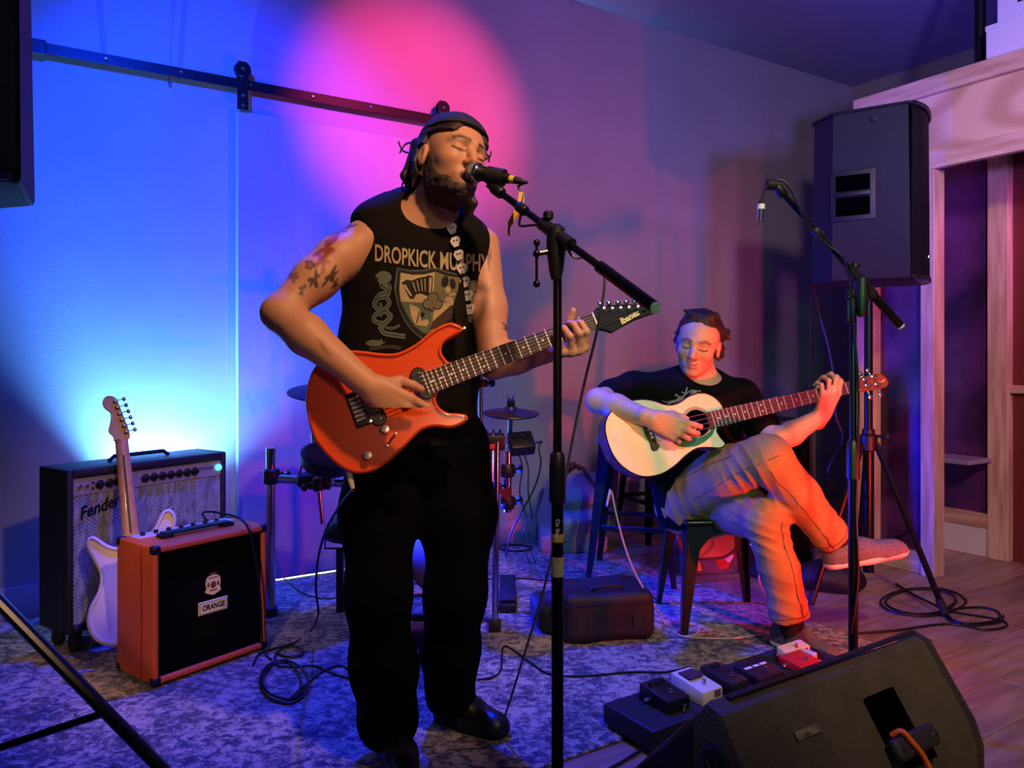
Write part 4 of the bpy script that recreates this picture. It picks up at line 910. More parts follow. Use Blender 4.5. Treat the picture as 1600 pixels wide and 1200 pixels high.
# --- second bass leaning behind the seated player: only its headstock shows above his shoulder
B2 = P(1106, 800, 3.62); B2U = (P(1121, 575, 3.80)-B2).normalized(); B2M = frame(B2, (1, .1, 0), B2U)
b2 = thing('electric_bass_guitar', 'bass guitar with amber maple headstock standing behind the seated player', 'guitar', P(1116, 890, 3.62))
MB(B2M).prism(smooth2([(x*1.0, y*1.05) for x, y in so_], 4), -.044, 0, .010, 3).build('body', mat('sunburst_brown', '#5b2a16', rough=.25, coat=.4), b2, 60)
HL = (B2M.inverted() @ P(1121, 583, 3.80)).y
MB(B2M).tube([(0, .10, -.012), (0, HL-.03, -.012)], [.028, .021], 10).build('neck', m_maple, b2)
h2 = [(-.024, HL-.045), (-.034, HL-.02), (-.036, HL+.012), (-.022, HL+.030), (-.012, HL+.045), (-.004, HL+.068), (.010, HL+.080), (.026, HL+.070), (.028, HL+.045), (.018, HL+.020), (.022, HL-.01), (.026, HL-.045)]
h2o = MB(B2M).prism(smooth2(h2, 3), -.012, .004, .002, 1).build('headstock', mat('amber_maple', '#d9913e', rough=.3, coat=.3), b2)
for i in range(4):
    x, y = -.012+.006*i, HL-.022+i*.024
    t_ = MB(B2M); t_.lathe([(.008, 0), (.008, .002), (.0045, .003), (.0045, .014), (0, .015)], (x, y, .004), (0, 0, 1), 10); t_.tube([(x, y, -.004), (x-.03, y, -.004)], .003, 6); t_.ball((x-.036, y, -.004), .010, 8, (.5, 1, .4)); t_.build('tuning_peg', m_nickel, h2o)
# ------------------------------------------------------------------ stools, drum rack, pedals, bags
def metal_stool(c, rot, h, foot, top, m, mt, label, z0=RT, wood=False, brace_z=None, arch=True):
    c = Vector((c[0], c[1], z0)); M = Matrix.Translation(c) @ Matrix.Rotation(rot, 4, 'Z'); o = thing('metal_stool', label, 'stool', c)
    MB(M).box((0, 0, h-.012), (2*top+.02, 2*top+.02, .024), .010, 3).build('seat', mt, o)
    for sx in (-1, 1):
        for sy in (-1, 1):
            l = MB(M); tw, fw = .060, .024; T = .004
            for ax in (0, 1):
                a = [(sx*top, sy*top), (sx*foot, sy*foot)]
                def pt(w, i, z, d):
                    x, y = a[i]
                    return (x-sx*w, y-sy*d, z) if ax == 0 else (x-sx*d, y-sy*w, z)
                vs_ = [pt(0, 0, h-.02, 0), pt(tw, 0, h-.02, 0), pt(fw, 1, .001, 0), pt(0, 1, .001, 0), pt(0, 0, h-.02, T), pt(tw, 0, h-.02, T), pt(fw, 1, .001, T), pt(0, 1, .001, T)]
                l.add(vs_, [(0, 1, 2, 3), (7, 6, 5, 4), (0, 4, 5, 1), (1, 5, 6, 2), (2, 6, 7, 3), (3, 7, 4, 0)])
            l.build('leg', m, o)
    if arch:
        for k in range(4):
            R = M @ Matrix.Rotation(k*math.pi/2, 4, 'Z'); n = 12; dz = .085 if h < .55 else .07; x1 = top-.03
            up = [(-x1+2*x1*i/n, h-.02) for i in range(n+1)]
            lo_ = [(-x1+2*x1*i/n, h-.045-dz*(abs(-1+2*i/n))**2.6) for i in range(n+1)]
            vs_ = []; 
            for (x, z) in up+lo_:
                d = top+(foot-top)*(h-z)/h; vs_ += [(x, -d, z), (x, -d+.003, z)]
            fs = []
            for i in range(n):
                a, b_, cc, dd = 2*i, 2*(i+1), 2*(n+1+i), 2*(n+2+i)
                fs += [(a, b_, dd, cc), (a+1, cc+1, dd+1, b_+1), (cc, dd, dd+1, cc+1), (a, a+1, b_+1, b_)]
            MB(R).add(vs_, fs).build('apron', m, o)
    if brace_z:
        f = top+(foot-top)*(h-brace_z)/h-.012
        for k in range(4): R = M @ Matrix.Rotation(k*math.pi/2, 4, 'Z'); MB(R).box((0, -f, brace_z), (2*f-.01, .006, .022), .002, 1).build('footrest_bar', m, o)
    return o
m_gun = mat('gunmetal', '#3a3a40', rough=.28, metal=.85)
metal_stool((.815, 3.075), math.radians(3), .425, .20, .165, m_gun, mat('gunmetal_seat', '#2c2a2c', rough=.3, metal=.8), 'low gunmetal stool with arched sides under the seated player')
metal_stool((.585, 3.70), math.radians(-14), .66, .205, .150, m_gun, mat('stool_wood', '#4a3a34', rough=.5), 'tall gunmetal bar stool with brown seat behind the acoustic bass', brace_z=.25)
metal_stool((.86, 4.52), math.radians(20), .62, .19, .15, mat('black_steel', '#08080a', rough=.4, metal=.5), m_black, 'small black stool standing near the wall behind the bar stool', z0=0.0, brace_z=.22, arch=False)
# black cabinet behind the player
CBM = frame(P(1190, 900, 3.62), (1, .25, 0), (-.25, 1, 0)); CBM.translation.z = 0
cb = thing('speaker_cabinet', 'black bass speaker cabinet with a bright metal edge behind the seated player', 'speaker cabinet', CBM.translation)
MB(CBM).box2((-.03, 0, .02), (.28, .30, .745), .010, 2).build('enclosure', m_tolex_b, cb)
MB(CBM).box2((-.01, -.006, .05), (.255, .001, .715), .002, 1).build('grille', MATS['black_grille'], cb)
MB(CBM).box2((.270, -.0075, .03), (.2835, .006, .735), .001, 1).build('metal_edge', m_chrome, cb)
for x in (.0, .25):
    for y in (.04, .26): MB(CBM).lathe([(.016, 0), (.018, .006), (.016, .021)], (x, y, .0), (0, 0, 1), 10).build('foot', m_rubber, cb)
# printed carton under the stool
TM = frame(G(1085, 925), (1, .2, 0), (-.2, 1, 0)); TM.translation.z = .0
tc_ = thing('printed_carton', 'carton printed with orange, red and white shapes on the floor behind the stool', 'carton', TM.translation)
TM = TM @ Matrix.Translation((.05, .24, .001))
MB(TM).box2((.0, 0, 0), (.30, .16, .30), .004, 1).build('box', mat('carton_purple', '#6a4058', rough=.6, mix='#3a2338', mscale=9), tc_)
pr = MB(TM)
def fpoly(mb, pts, y=-.0012): mb.add([(x, y, z) for x, z in pts], [tuple(range(len(pts)))]); return mb
fpoly(pr, [(.03, .02), (.10, .02), (.065, .13)]).build('orange_print', mat('print_orange', '#e07a18', rough=.5), tc_)
for nm, cx, cz, r_, col in (('red_print', .21, .07, .048, '#c23018'), ('white_print', .25, .17, .042, '#d9cfc9'), ('white_print', .235, .075, .020, '#d9cfc9'), ('brown_print', .03, .17, .030, '#7a3a20'), ('white_print', .17, .255, .025, '#d9cfc9')):
    fpoly(MB(TM), [(cx+r_*math.cos(a)*(1+.25*math.sin(3*a)), cz+r_*math.sin(a)) for a in [2*math.pi*i/18 for i in range(18)]], -.0012 if nm != 'white_print' or r_ > .021 else -.0018).build(nm, mat(nm+col[1:], col, rough=.5), tc_)

# --- electronic drum rack
m_tubec = mat('rack_chrome', '#b9bcc6', rough=.14, metal=1.0)
dr = thing('electronic_drum_kit', 'chrome electronic drum rack with black pads and clamps behind the singer', 'drum kit', G(560, 930))
def ctube(a, b_, r=.019, name='rack_tube', m=m_tubec, n=14): return MB().tube([a, b_], r, n).build(name, m, dr)
def clampo(p, ax, r=.030, L=.05):
    k = MB(); ax = Vector(ax).normalized(); k.lathe([(r*.85, -L/2), (r, -L/2+.006), (r, L/2-.006), (r*.85, L/2)], p, ax, 12); s_ = ax.orthogonal().normalized(); k.box(Vector(p)+s_*r*1.1, (.028, .028, .028), .006, 2); k.lathe([(.005, 0), (.005, .03), (.016, .032), (.016, .044), (.006, .05)], Vector(p)+s_*r, s_, 8)
    return k.build('clamp', m_black, dr)
YA = 3.10
pA0 = P(423, 700, YA); ctube(Vector((pA0.x, YA, RT+.02)), pA0); MB().lathe([(.019, .0), (.027, .002), (.027, .035), (.020, .04)], Vector((pA0.x, YA, RT)), (0, 0, 1), 12).build('rubber_foot', m_rubber, dr)
clampo(P(424, 744, YA), (0, 0, 1), .033, .06)
hA = P(436, 748, YA); hB = P(760, 770, 3.02); ctube(hA, hB, .018)
for px in (480, 507, 690): clampo(hA.lerp(hB, (px-436)/324), hB-hA, .031, .06)
rod0 = P(489, 678, 3.03); rod1 = P(504, 818, 3.03); ctube(rod0, rod1, .0085)
clampo(P(497, 757, 3.04), rod1-rod0, .022, .05)
def pad(c, n, r, th, name='drum_pad', rim=True):
    n = Vector(n).normalized(); po = MB().lathe([(.0, -th), (r*.6, -th), (r*.96, -th*.55), (r, 0), (r, .012), (r*.94, .016), (0, .016)], c, n, 30).build(name, m_black, dr)
    MB().lathe([(r*.0, 0), (r*.86, 0), (r*.86, .002), (0, .002)], Vector(c)+n*.0155, n, 30).build('pad_head', mat('pad_rubber', '#26262c', rough=.7), po)
    return po
pad(P(512, 716, 2.98), (.25, -.35, .9), .105, .045)
pad(P(640, 700, 2.95), (.0, -.4, .9), .12, .045)
ctube(P(475, 715, 3.0), P(463, 757, 3.05), .005, 'l_rod')
def cymbal(c, n, r):
    n = Vector(n).normalized(); po = MB().lathe([(.0, -.012), (r*.25, -.012), (r*.9, -.010), (r, -.004), (r*.985, .0), (r*.55, .010), (r*.22, .016), (r*.18, .026), (0, .030)], c, n, 36).build('cymbal_pad', mat('cymbal_rubber', '#17171d', rough=.45), dr)
    w = MB(); c2 = Vector(c)+n*.028; w.lathe([(.012, 0), (.016, .006), (.016, .022), (.012, .026)], c2, n, 12); s_ = n.orthogonal().normalized()
    for k in (-1, 1): w.add([c2+n*.022+s_*k*.006-n.cross(s_)*.004, c2+n*.022+s_*k*.022+n*.022, c2+n*.022+s_*k*.008+n*.006, c2+n*.022+s_*k*.006+n.cross(s_)*.004, c2+n*.022+s_*k*.022+n*.022+n.cross(s_)*.004], [(0, 1, 2), (3, 2, 4), (0, 3, 4, 1), (1, 4, 2), (0, 2, 3)])
    w.build('wing_nut', m_rubber, po); return po
cymbal(P(512, 612, 2.92), (.05, -.18, 1), .150)
ctube(P(512, 618, 2.92), P(520, 755, 3.0), .009)
cymbal(P(798, 645, 3.02), (.02, -.10, 1), .112)
ctube(P(798, 647, 3.02), P(795, 700, 3.02), .010)
cymbal(P(752, 573, 2.88), (.16, -.10, 1), .118)
pC = P(751, 580, 2.90); ctube(pC, Vector((pC.x, 2.90, .62)), .0085)
clampo(P(752, 599, 2.90), (0, 0, 1), .014, .03)
pB = P(776, 690, 2.93); ctube(pB, Vector((pB.x-.006, 2.93, RT+.02)), .0125)
MB().box((pB.x-.006, 2.93, RT+.021), (.046, .046, .042), .006, 2).build('rubber_foot', m_rubber, dr)
ctube(P(793, 705, 3.02), P(793, 800, 3.02), .016); ctube(P(766, 700, 3.0), P(766, 790, 3.0), .024)
for q in (P(793, 735, 3.02), P(770, 762, 2.99), P(793, 785, 3.02)): clampo(q, (0, 0, 1), .028, .05)
MB().add([P(776, 764, 2.97), P(800, 762, 3.0), P(796, 790, 3.0), P(776, 764, 3.02), P(800, 762, 3.05), P(796, 790, 3.05)], [(0, 1, 2), (5, 4, 3), (0, 3, 4, 1), (1, 4, 5, 2), (2, 5, 3, 0)]).build('gusset', m_black, dr)
dm = thing('drum_module', 'small black drum module with knobs and cable jacks below the hi-hat pad', 'drum module', P(815, 692, 2.98))
dmM = frame(P(814, 693, 2.98), (1, .25, .06), (-.2, .6, .55))
MB(dmM).box((0, 0, 0), (.098, .085, .052), .008, 2).build('case', m_black, dm)
for i in range(3): MB(dmM).lathe([(.007, 0), (.006, .014), (0, .015)], (-.03+i*.03, .01, .026), (0, 0, 1), 10).build('knob', m_rubber, dm)
MB(dmM).lathe([(.005, 0), (.005, .012), (.0065, .013), (.0065, .030), (.003, .036)], (.049, 0, 0), (1, 0, 0), 10).build('jack_plug', m_chrome, dm)
dm2 = thing('drum_module', 'black trigger box with coloured lights clamped beside the small drum module', 'drum module', P(772, 688, 2.95))
dM2 = frame(P(771, 690, 2.95), (1, .1, 0), (-.1, 1, .1))
MB(dM2).box((0, 0, 0), (.085, .06, .060), .008, 2).build('case', m_black, dm2)
for i in range(3): MB(dM2).lathe([(.007, 0), (.007, .016), (0, .017)], (-.028+i*.026, .0, .030), (0, 0, 1), 10).build('jack', m_chrome, dm2)
MB(dM2).box((.0, -.031, -.012), (.03, .002, .018), .0005, 1).build('display', mat('display_red', '#661418', rough=.3, emit='#ff3030', estr=.4), dm2)
# kick tower and pedals
kt = thing('kick_drum_tower', 'kick drum pad tower with round pad seen between the singer\'s legs', 'drum pad', G(672, 940))
kc = P(672, 872, 2.95)
MB().lathe([(.0, -.05), (.10, -.05), (.115, -.03), (.115, .02), (.108, .026), (0, .026)], kc, (-.75, -.66, .1), 30).build('pad_shell', mat('kick_shell', '#25252e', rough=.35), kt)
MB().lathe([(0, 0), (.095, 0), (.095, .003), (0, .003)], kc+Vector((-.75, -.66, .1)).normalized()*.026, (-.75, -.66, .1), 30).build('pad_head', mat('kick_head', '#5a2a26', rough=.6), kt)
for px in (660, 690): MB().tube([P(px, 880, 2.98), Vector((P(px, 880, 2.98).x+.03, 3.02, RT+.012))], .012, 8).build('leg', m_blackm, kt)
MB().add([P(670, 905, 2.93), P(690, 903, 2.96), P(686, 974, 2.93), P(670, 905, 2.97), P(690, 903, 3.0), P(686, 974, 2.97)], [(0, 1, 2), (5, 4, 3), (0, 3, 4, 1), (1, 4, 5, 2), (2, 5, 3, 0)]).build('brace_plate', mat('brown_plate', '#8a6242', rough=.5), kt)
kp = thing('kick_pedal', 'black kick drum pedal standing on the rug in front of the kick tower', 'pedal', G(655, 1008))
pk = G(652, 1005, RT)
MB().box((pk.x, pk.y+.06, RT+.008), (.09, .24, .012), .003, 1).build('base_plate', m_blackm, kp)
for dx in (-.035, .035): MB().tube([(pk.x+dx, pk.y+.02, RT+.012), (pk.x+dx, pk.y+.02, RT+.17)], .009, 8).build('upright', m_blackm, kp)
MB().tube([(pk.x-.05, pk.y+.02, RT+.168), (pk.x+.05, pk.y+.02, RT+.168)], .010, 8).build('axle', m_chrome, kp)
MB().box((pk.x, pk.y+.05, RT+.075), (.075, .20, .010), .003, 1, Matrix.Rotation(math.radians(-24), 3, 'X')).build('footboard', m_black, kp)
hp_ = thing('hi_hat_pedal', 'black hi-hat control pedal on the rug beside the rack foot', 'pedal', G(793, 962))
q = G(793, 958, RT); MB().box((q.x, q.y+.10, RT+.022), (.075, .22, .036), .008, 2).build('base', m_black, hp_); MB().box((q.x, q.y+.10, RT+.072), (.068, .20, .014), .005, 2, Matrix.Rotation(math.radians(14), 3, 'X')).build('footboard', m_rubber, hp_)

# --- pedalboard and pedals
PDX = MX; PDM = frame(Vector((.255, 2.175, RT)), PDX, Vector((-PDX.y, PDX.x, 0)))
pb = thing('pedalboard', 'low black pedalboard on the floor behind the wedge monitor', 'pedalboard', PDM.translation)
pbt = MB(PDM).box2((.0, -.20, .0105), (.86, 0, .066), .006, 2).build('frame', mat('board_black', '#131317', rough=.5, bump=.3, bscale=300), pb)
MB(PDM).box2((.012, -.188, .0655), (.848, -.012, .0675), .001, 1).build('top_felt', mat('board_felt', '#1d1d24', rough=.9, bump=.5, bscale=500), pb)
for x in (.03, .83):
    for y in (-.03, -.17): MB(PDM).lathe([(.012, 0), (.012, .0125)], (x, y, -.0005), (0, 0, 1), 8).build('foot', m_rubber, pb)
PZ = .068+RT
def pedal(px, py, w, d, h, m, label, rot=0, knobs=3, kind=0):
    p = G(px, py, PZ+h*.5); M = frame(Vector((p.x, p.y, PZ)), PDX, Vector((-PDX.y, PDX.x, 0))) @ Matrix.Rotation(math.radians(rot), 4, 'Z')
    o = thing('effects_pedal', label, 'effects pedal', M.translation, group='pedals on the pedalboard')
    vs_ = [(-w/2, -d/2, 0), (w/2, -d/2, 0), (w/2, d/2, 0), (-w/2, d/2, 0), (-w/2, -d/2, h*.72), (w/2, -d/2, h*.72), (w/2, d/2, h), (-w/2, d/2, h)]
    bm = bmesh.new(); V_ = [bm.verts.new(v) for v in vs_]
    for f in [(3, 2, 1, 0), (4, 5, 6, 7), (0, 1, 5, 4), (1, 2, 6, 5), (2, 3, 7, 6), (3, 0, 4, 7)]: bm.faces.new([V_[i] for i in f])
    bmesh.ops.bevel(bm, geom=bm.edges[:], offset=.004, segments=2, profile=.5, affect='EDGES'); bm.verts.index_update()
    MB(M).add([v.co.copy() for v in bm.verts], [[v.index for v in f.verts] for f in bm.faces]).build('housing', m, o); bm.free()
    for i in range(knobs): MB(M).lathe([(.007, 0), (.0062, .010), (0, .0105)], ((i-(knobs-1)/2)*w*.28, d*.28, h*.91), (0, 0, 1), 10).build('knob', m_rubber, o)
    MB(M).lathe([(.0065, 0), (.0065, .007), (.0045, .008), (.0045, .014), (0, .015)], (0, -d*.24, h*.78), (0, 0, 1), 10).build('footswitch', m_chrome, o)
    for sx in (-1, 1): MB(M).lathe([(.0062, 0), (.0062, .018), (.004, .022)], (sx*w/2, d*.1, h*.4), (sx, 0, 0), 8).build('jack_plug', m_chrome, o)
    return o, M
pedal(1038, 1086, .085, .115, .048, mat('pedal_black', '#141317', rough=.35), 'black stomp pedal at the open end of the pedalboard')
o_, M_ = pedal(1088, 1072, .080, .125, .055, mat('pedal_cream', '#d6cdb9', rough=.4), 'cream white stomp pedal between two black pedals', knobs=0)
MB(M_).box((0, .02, .0555), (.056, .05, .004), .001, 1).build('rubber_pad', mat('pedal_pad', '#4a2c30', rough=.6), o_); MB(M_).box((.018, -.0626, .026), (.026, .002, .020), .0005, 1).build('label_plate', mat('plate_brown', '#6a4a3a'), o_)
pedal(1131, 1060, .075, .120, .050, mat('pedal_charcoal', '#1d1d22', rough=.35), 'charcoal stomp pedal with two black knobs beside the cream pedal', knobs=2)
o_, M_ = pedal(1186, 1050, .120, .10, .036, mat('pedal_flat', '#17161c', rough=.4), 'wide flat black pedal with white markings on its top', knobs=0)
for i, (x, w_) in enumerate(((-.035, .03), (.0, .024), (.032, .026))): MB(M_).box((x, .012, .0335), (w_, .010, .001), 0, 1, Matrix.Rotation(math.radians(5.7), 3, 'X')).build('marking', m_white, o_)
p_r, M_r = pedal(1250, 1033, .105, .085, .030, mat('pedal_red', '#c81e1e', rough=.4), 'bright red pedal with a cream end at the far end of the board', knobs=0)
MB(M_r).box((.060, .012, .016), (.022, .05, .030), .003, 1).build('cream_end', MATS['pedal_cream'], p_r)
p_w, M_w = pedal(1240, 1016, .120, .040, .040, mat('pedal_white', '#cfd2e0', rough=.4), 'white strip pedal with three black windows behind the red pedal', knobs=0)
for i in range(3): MB(M_w).box(((i-1)*.034, -.0205, .017), (.022, .002, .018), .0005, 1).build('window', m_black, p_w)
jk_ = thing('patch_plug', 'loose steel jack plug lying on the front of the pedalboard', 'plug', G(1068, 1098, .07))
j0 = G(1068, 1112, PZ+.006); j1_ = G(1071, 1084, PZ+.02); MB().tube([j0, j0.lerp(j1_, .3)], .0032, 8).build('tip', m_chrome, jk_); MB().tube([j0.lerp(j1_, .3), j1_], .0065, 10).build('barrel', m_chrome, jk_)

# --- bags
f = Field((.05, 2.55, 0), (.62, 3.15, .30), .006); cxb = G(940, 1004); Rb = np.array(frame((0, 0, 0), (.985, .17, 0), (-.17, .985, 0)).to_3x3())
f.u(pbox((cxb.x+.01, cxb.y+.08, RT+.092), (.140, .085, .058), .032, Rb), 0)
f.u(pbox((cxb.x-.165, cxb.y+.14, RT+.06), (.055, .075, .028), .028, Rb), .05)
f.u(pcap((cxb.x-.08, cxb.y+.14, RT+.15), (cxb.x+.08, cxb.y+.15, RT+.172), .016), .03)
f.wob(.006, 38, 3)
bag = thing('gear_bag', 'soft black padded gear bag lying on the rug by the microphone stand', 'bag', (cxb.x, cxb.y, RT))
m_nyl = mat('black_nylon', '#0e0d10', rough=.6, bump=.5, bscale=260)
f.half((0, 0, RT+.0008), (0, 0, -1)); fobj('shell', f.mesh(2), m_nyl, bag)
bR = frame((cxb.x+.01, cxb.y+.08, 0), (.985, .17, 0), (-.17, .985, 0))
zp = [bR @ Vector(p) for p in ((-.168, -.119, .150), (.0, -.121, .156), (.168, -.119, .150), (.174, .0, .150))]
MB().tube(cat(zp, 6), .0028, 6).build('zip', m_rubber, bag)
MB().tube(cat([bR @ Vector(p) for p in ((-.06, -.06, .178), (-.055, -.075, .200), (.0, -.08, .205), (.055, -.075, .200), (.06, -.06, .178))], 6), .007, 6).build('handle', m_rubber, bag)
for sx in (-.11, .10): MB(bR).box((sx, -.1185, .085), (.035, .003, .05), .001, 1).build('vent_patch', mat('mesh_patch', '#1b1a1e', rough=.8), bag)
f = Field((.05, 3.85, 0), (.68, 4.62, .55), .007); c = G(895, 862)+Vector((0, -.09, 0)); Rk = np.array(frame((0, 0, 0), (.93, .36, 0), (-.30, .78, .55)).to_3x3())
f.u(pbox((c.x+.01, c.y+.20, .20), (.115, .070, .145), .045, Rk), 0)
f.u(pbox((c.x+.015, c.y+.07, .13), (.085, .030, .085), .030, Rk), .02)
f.u(pbox((c.x+.0, c.y+.12, .052), (.155, .075, .020), .03), .05)
f.u(pcap((c.x-.13, c.y+.22, .12), (c.x-.08, c.y+.28, .30), .04, .03), .03)
f.wob(.010, 22, 5); f.half((0, 0, .001), (0, 0, -1))
bp_ = thing('backpack', 'grey canvas backpack with a dark script logo slumped against the wall', 'backpack', (c.x, c.y+.15, 0))
m_canvas = mat('grey_canvas', '#8d8a92', rough=.8, bump=.4, bscale=300); fobj('shell', f.mesh(2), m_canvas, bp_)
MB().tube(cat([Vector((c.x-.02, c.y+.26, .40)), Vector((c.x+.05, c.y+.20, .44)), Vector((c.x+.12, c.y+.10, .33)), Vector((c.x+.14, c.y+.02, .20))], 6), .011, 8).build('strap', mat('brown_leather', '#5a3826', rough=.5), bp_)
MB().tube(cat([Vector((c.x-.02, c.y+.24, .415)), Vector((c.x+.01, c.y+.20, .46)), Vector((c.x+.05, c.y+.22, .42))], 6), .009, 8).build('grab_handle', MATS['brown_leather'], bp_)
label_text('Fender', frame(Vector((c.x-.045, c.y-.004, .135)), (.10, .05, 1), (-1, -.3, .1)), .055, mat('dark_print', '#151515'), bp_, sx=.9, shear=.35)
# low black mesh bag behind the raised shoe
f = Field((1.15, 3.0, 0), (1.62, 3.5, .22), .008); c = G(1300, 935)
f.u(pell((c.x+.04, c.y+.14, .06), (.15, .11, .075)), 0); f.u(pell((c.x+.10, c.y+.10, .05), (.09, .08, .055)), .03); f.wob(.008, 45, 9); f.half((0, 0, .001), (0, 0, -1))
tag(fobj('cable_bag', f.mesh(1), m_nyl), 'slumped black mesh bag on the floor behind the raised shoe', 'bag')
# ------------------------------------------------------------------ people
m_skin = mat('skin', '#c08a6a', rough=.52, attr=True, bump=.08, bscale=300)
def projpx(V): return CX+FPX*V[:, 0]/V[:, 1], HY-FPX*(V[:, 2]-CAMZ)/V[:, 1]
def sm01(x, a, b): t = np.clip((x-a)/(b-a), 0, 1); return t*t*(3-2*t)
def face_colors(V, C, R, skin, brow, lip, beard=None, lash='#1c120e'):
    L = (V-npv(C))@R; x, y, z = L[:, 0], L[:, 1], L[:, 2]; col = np.tile(np.array(lin(skin)), (len(V), 1))
    inface = (y < .02) & (np.abs(x) < .09) & (z > -.13) & (z < .13)
    def blend(mask, c): 
        m_ = np.clip(mask, 0, 1)[:, None]; col[:] = col*(1-m_)+np.array(lin(c))*m_
    n = nz(V[:, 0], V[:, 1], V[:, 2], 55, 3)
    blend(inface*np.exp(-((np.abs(x)-.036)/.020)**2-((z+.032)/.020)**2)*.35, '#b0553f')
    blend(inface*(y < -.09)*np.exp(-((z+.035)/.014)**2)*.35, '#b5573f')
    ax_ = np.abs(x); bz = .0215+.004*sm01(ax_, .014, .034)-.006*sm01(ax_, .036, .052)
    blend(inface*(y < -.03)*(ax_ > .011)*(ax_ < .054)*np.exp(-((z-bz)/.0060)**2)*1.0, brow)
    lz = -.0065-.0035*((ax_-.031)/.016)**2*-1-.002
    blend(inface*(y < -.05)*np.exp(-((z-(-.0085+.004*((ax_-.031)/.016)**2))/.0029)**2)*(np.abs(ax_-.031) < .0185), lash)
    blend(inface*(y < -.05)*np.exp(-((z-.008)/.0022)**2)*(np.abs(ax_-.031) < .016)*.45, '#7a4a38')
    blend(inface*(y < -.072)*(ax_ < .025)*((z < -.0585) & (z > -.084))*.75*sm01(.024-ax_, 0, .006), lip)
    return col, L, blend
# ---- standing singer
SH_R, SH_L = npv(P(556, 376, 1.99)), npv(P(752, 384, 2.15))
EL_R, WR_R = npv(P(437, 489, 1.842)), npv(P(578, 604, 1.782))
EL_L, WR_L = npv(P(772, 566, 2.045)), npv(P(866, 546, 2.035))
HR = head_axes(37, 15, 4); HCc = npv(P(719, 229, 1.905))-HR@np.array([-.031, -.085, .0])
person = thing('person', 'person in a black sleeveless band shirt and backward cap singing with the orange guitar', 'person', (-.22, 2.05, 0))
sf = Field((-.70, 1.66, .93), (.26, 2.28, 1.71), .0033)
q = head(sf, HCc, HR, jaw=1.02, mouth=.011)
nb = npv(P(668, 352, 2.06))
sf.u(pcap(HCc+HR@np.array([0, .022, -.055]), nb, .056, .066), .03)
sf.u(pcap(nb+np.array([0, 0, .01]), SH_R+np.array([.06, .02, .012]), .060, .048), .04); sf.u(pcap(nb+np.array([0, 0, .0]), SH_L+np.array([-.03, .0, .0]), .060, .048), .04)
lat = unit((.90, .42, 0)); fwd = unit((lat[1], -lat[0], 0))
sf.u(pcap(npv(P(650, 410, 2.06)), npv(P(645, 520, 2.075)), .145, .135, (fwd, .58)), .05)
sf.chain([SH_R+np.array([.015, 0, -.004]), SH_R*.45+EL_R*.55, EL_R], [.054, .051, .040], .03)
sf.u(pell(SH_R*.74+EL_R*.26, (.056, .054, .056)), .03)
sf.chain([EL_R, EL_R*.70+WR_R*.30, WR_R], [.042, .0465, .0285], .02)
sf.chain([SH_L, SH_L*.45+EL_L*.55, EL_L], [.051, .047, .041], .03)
sf.chain([EL_L, EL_L*.65+WR_L*.35, WR_L], [.043, .042, .030], .02)
hand(sf, WR_R, (.80, -.10, -.55), (.12, 1, -.10), 1, [(22, 40, 30), (32, 42, 32), (40, 44, 34), (46, 48, 36)], [(.75, .25, .12), (.80, .35, -.30), (.80, .3, -.4)], s=1.04)
hand(sf, WR_L+np.array([.006, -.010, -.002]), (.44, -.89, -.02), (-.35, .12, .93), -1, [(66, 62, 42), (68, 60, 42), (70, 62, 45), (74, 66, 45)], [(.10, .10, 1), (.25, -.10, 1), (.25, -.30, .8)], s=1.02)
V, Q = sf.mesh(1)
col, L, blend = face_colors(V, HCc, HR, '#c48e6c', '#2a1a12', '#a8604e')
x_, y_, z_ = L[:, 0], L[:, 1], L[:, 2]
hd_ = (np.abs(x_) < .095) & (z_ > -.14) & (z_ < .14) & (y_ < .06)
blend(hd_*sm01(-z_, .045, .085)*(y_ < .03)*.40, '#5a3c2c')
# mouth opening and teeth
blend(hd_*(y_ < -.055)*(y_ > -.0885)*(np.abs(x_) < .019)*(np.abs(z_+.0735) < .0075)*1.0, '#3a1512')
blend(hd_*(y_ < -.055)*(y_ > -.089)*(np.abs(x_) < .014)*(np.abs(z_+.0695) < .0028)*1.0, '#cfc3b0')
px_, py_ = projpx(V)
arm = (V[:, 1] < 2.02) & (px_ < 560)
def blob(cx, cy, rx, ry, ang, c, k=.85, wig=.35, sd=0):
    a = math.radians(ang); u = ((px_-cx)*math.cos(a)+(py_-cy)*math.sin(a))/rx; v = (-(px_-cx)*math.sin(a)+(py_-cy)*math.cos(a))/ry
    th = np.arctan2(v, u); r = np.sqrt(u*u+v*v)/(1+wig*np.sin(th*5+sd)*.8+wig*.5*np.sin(th*3+2*sd)); blend(arm*(1-sm01(r, .82, 1.1))*k, c)
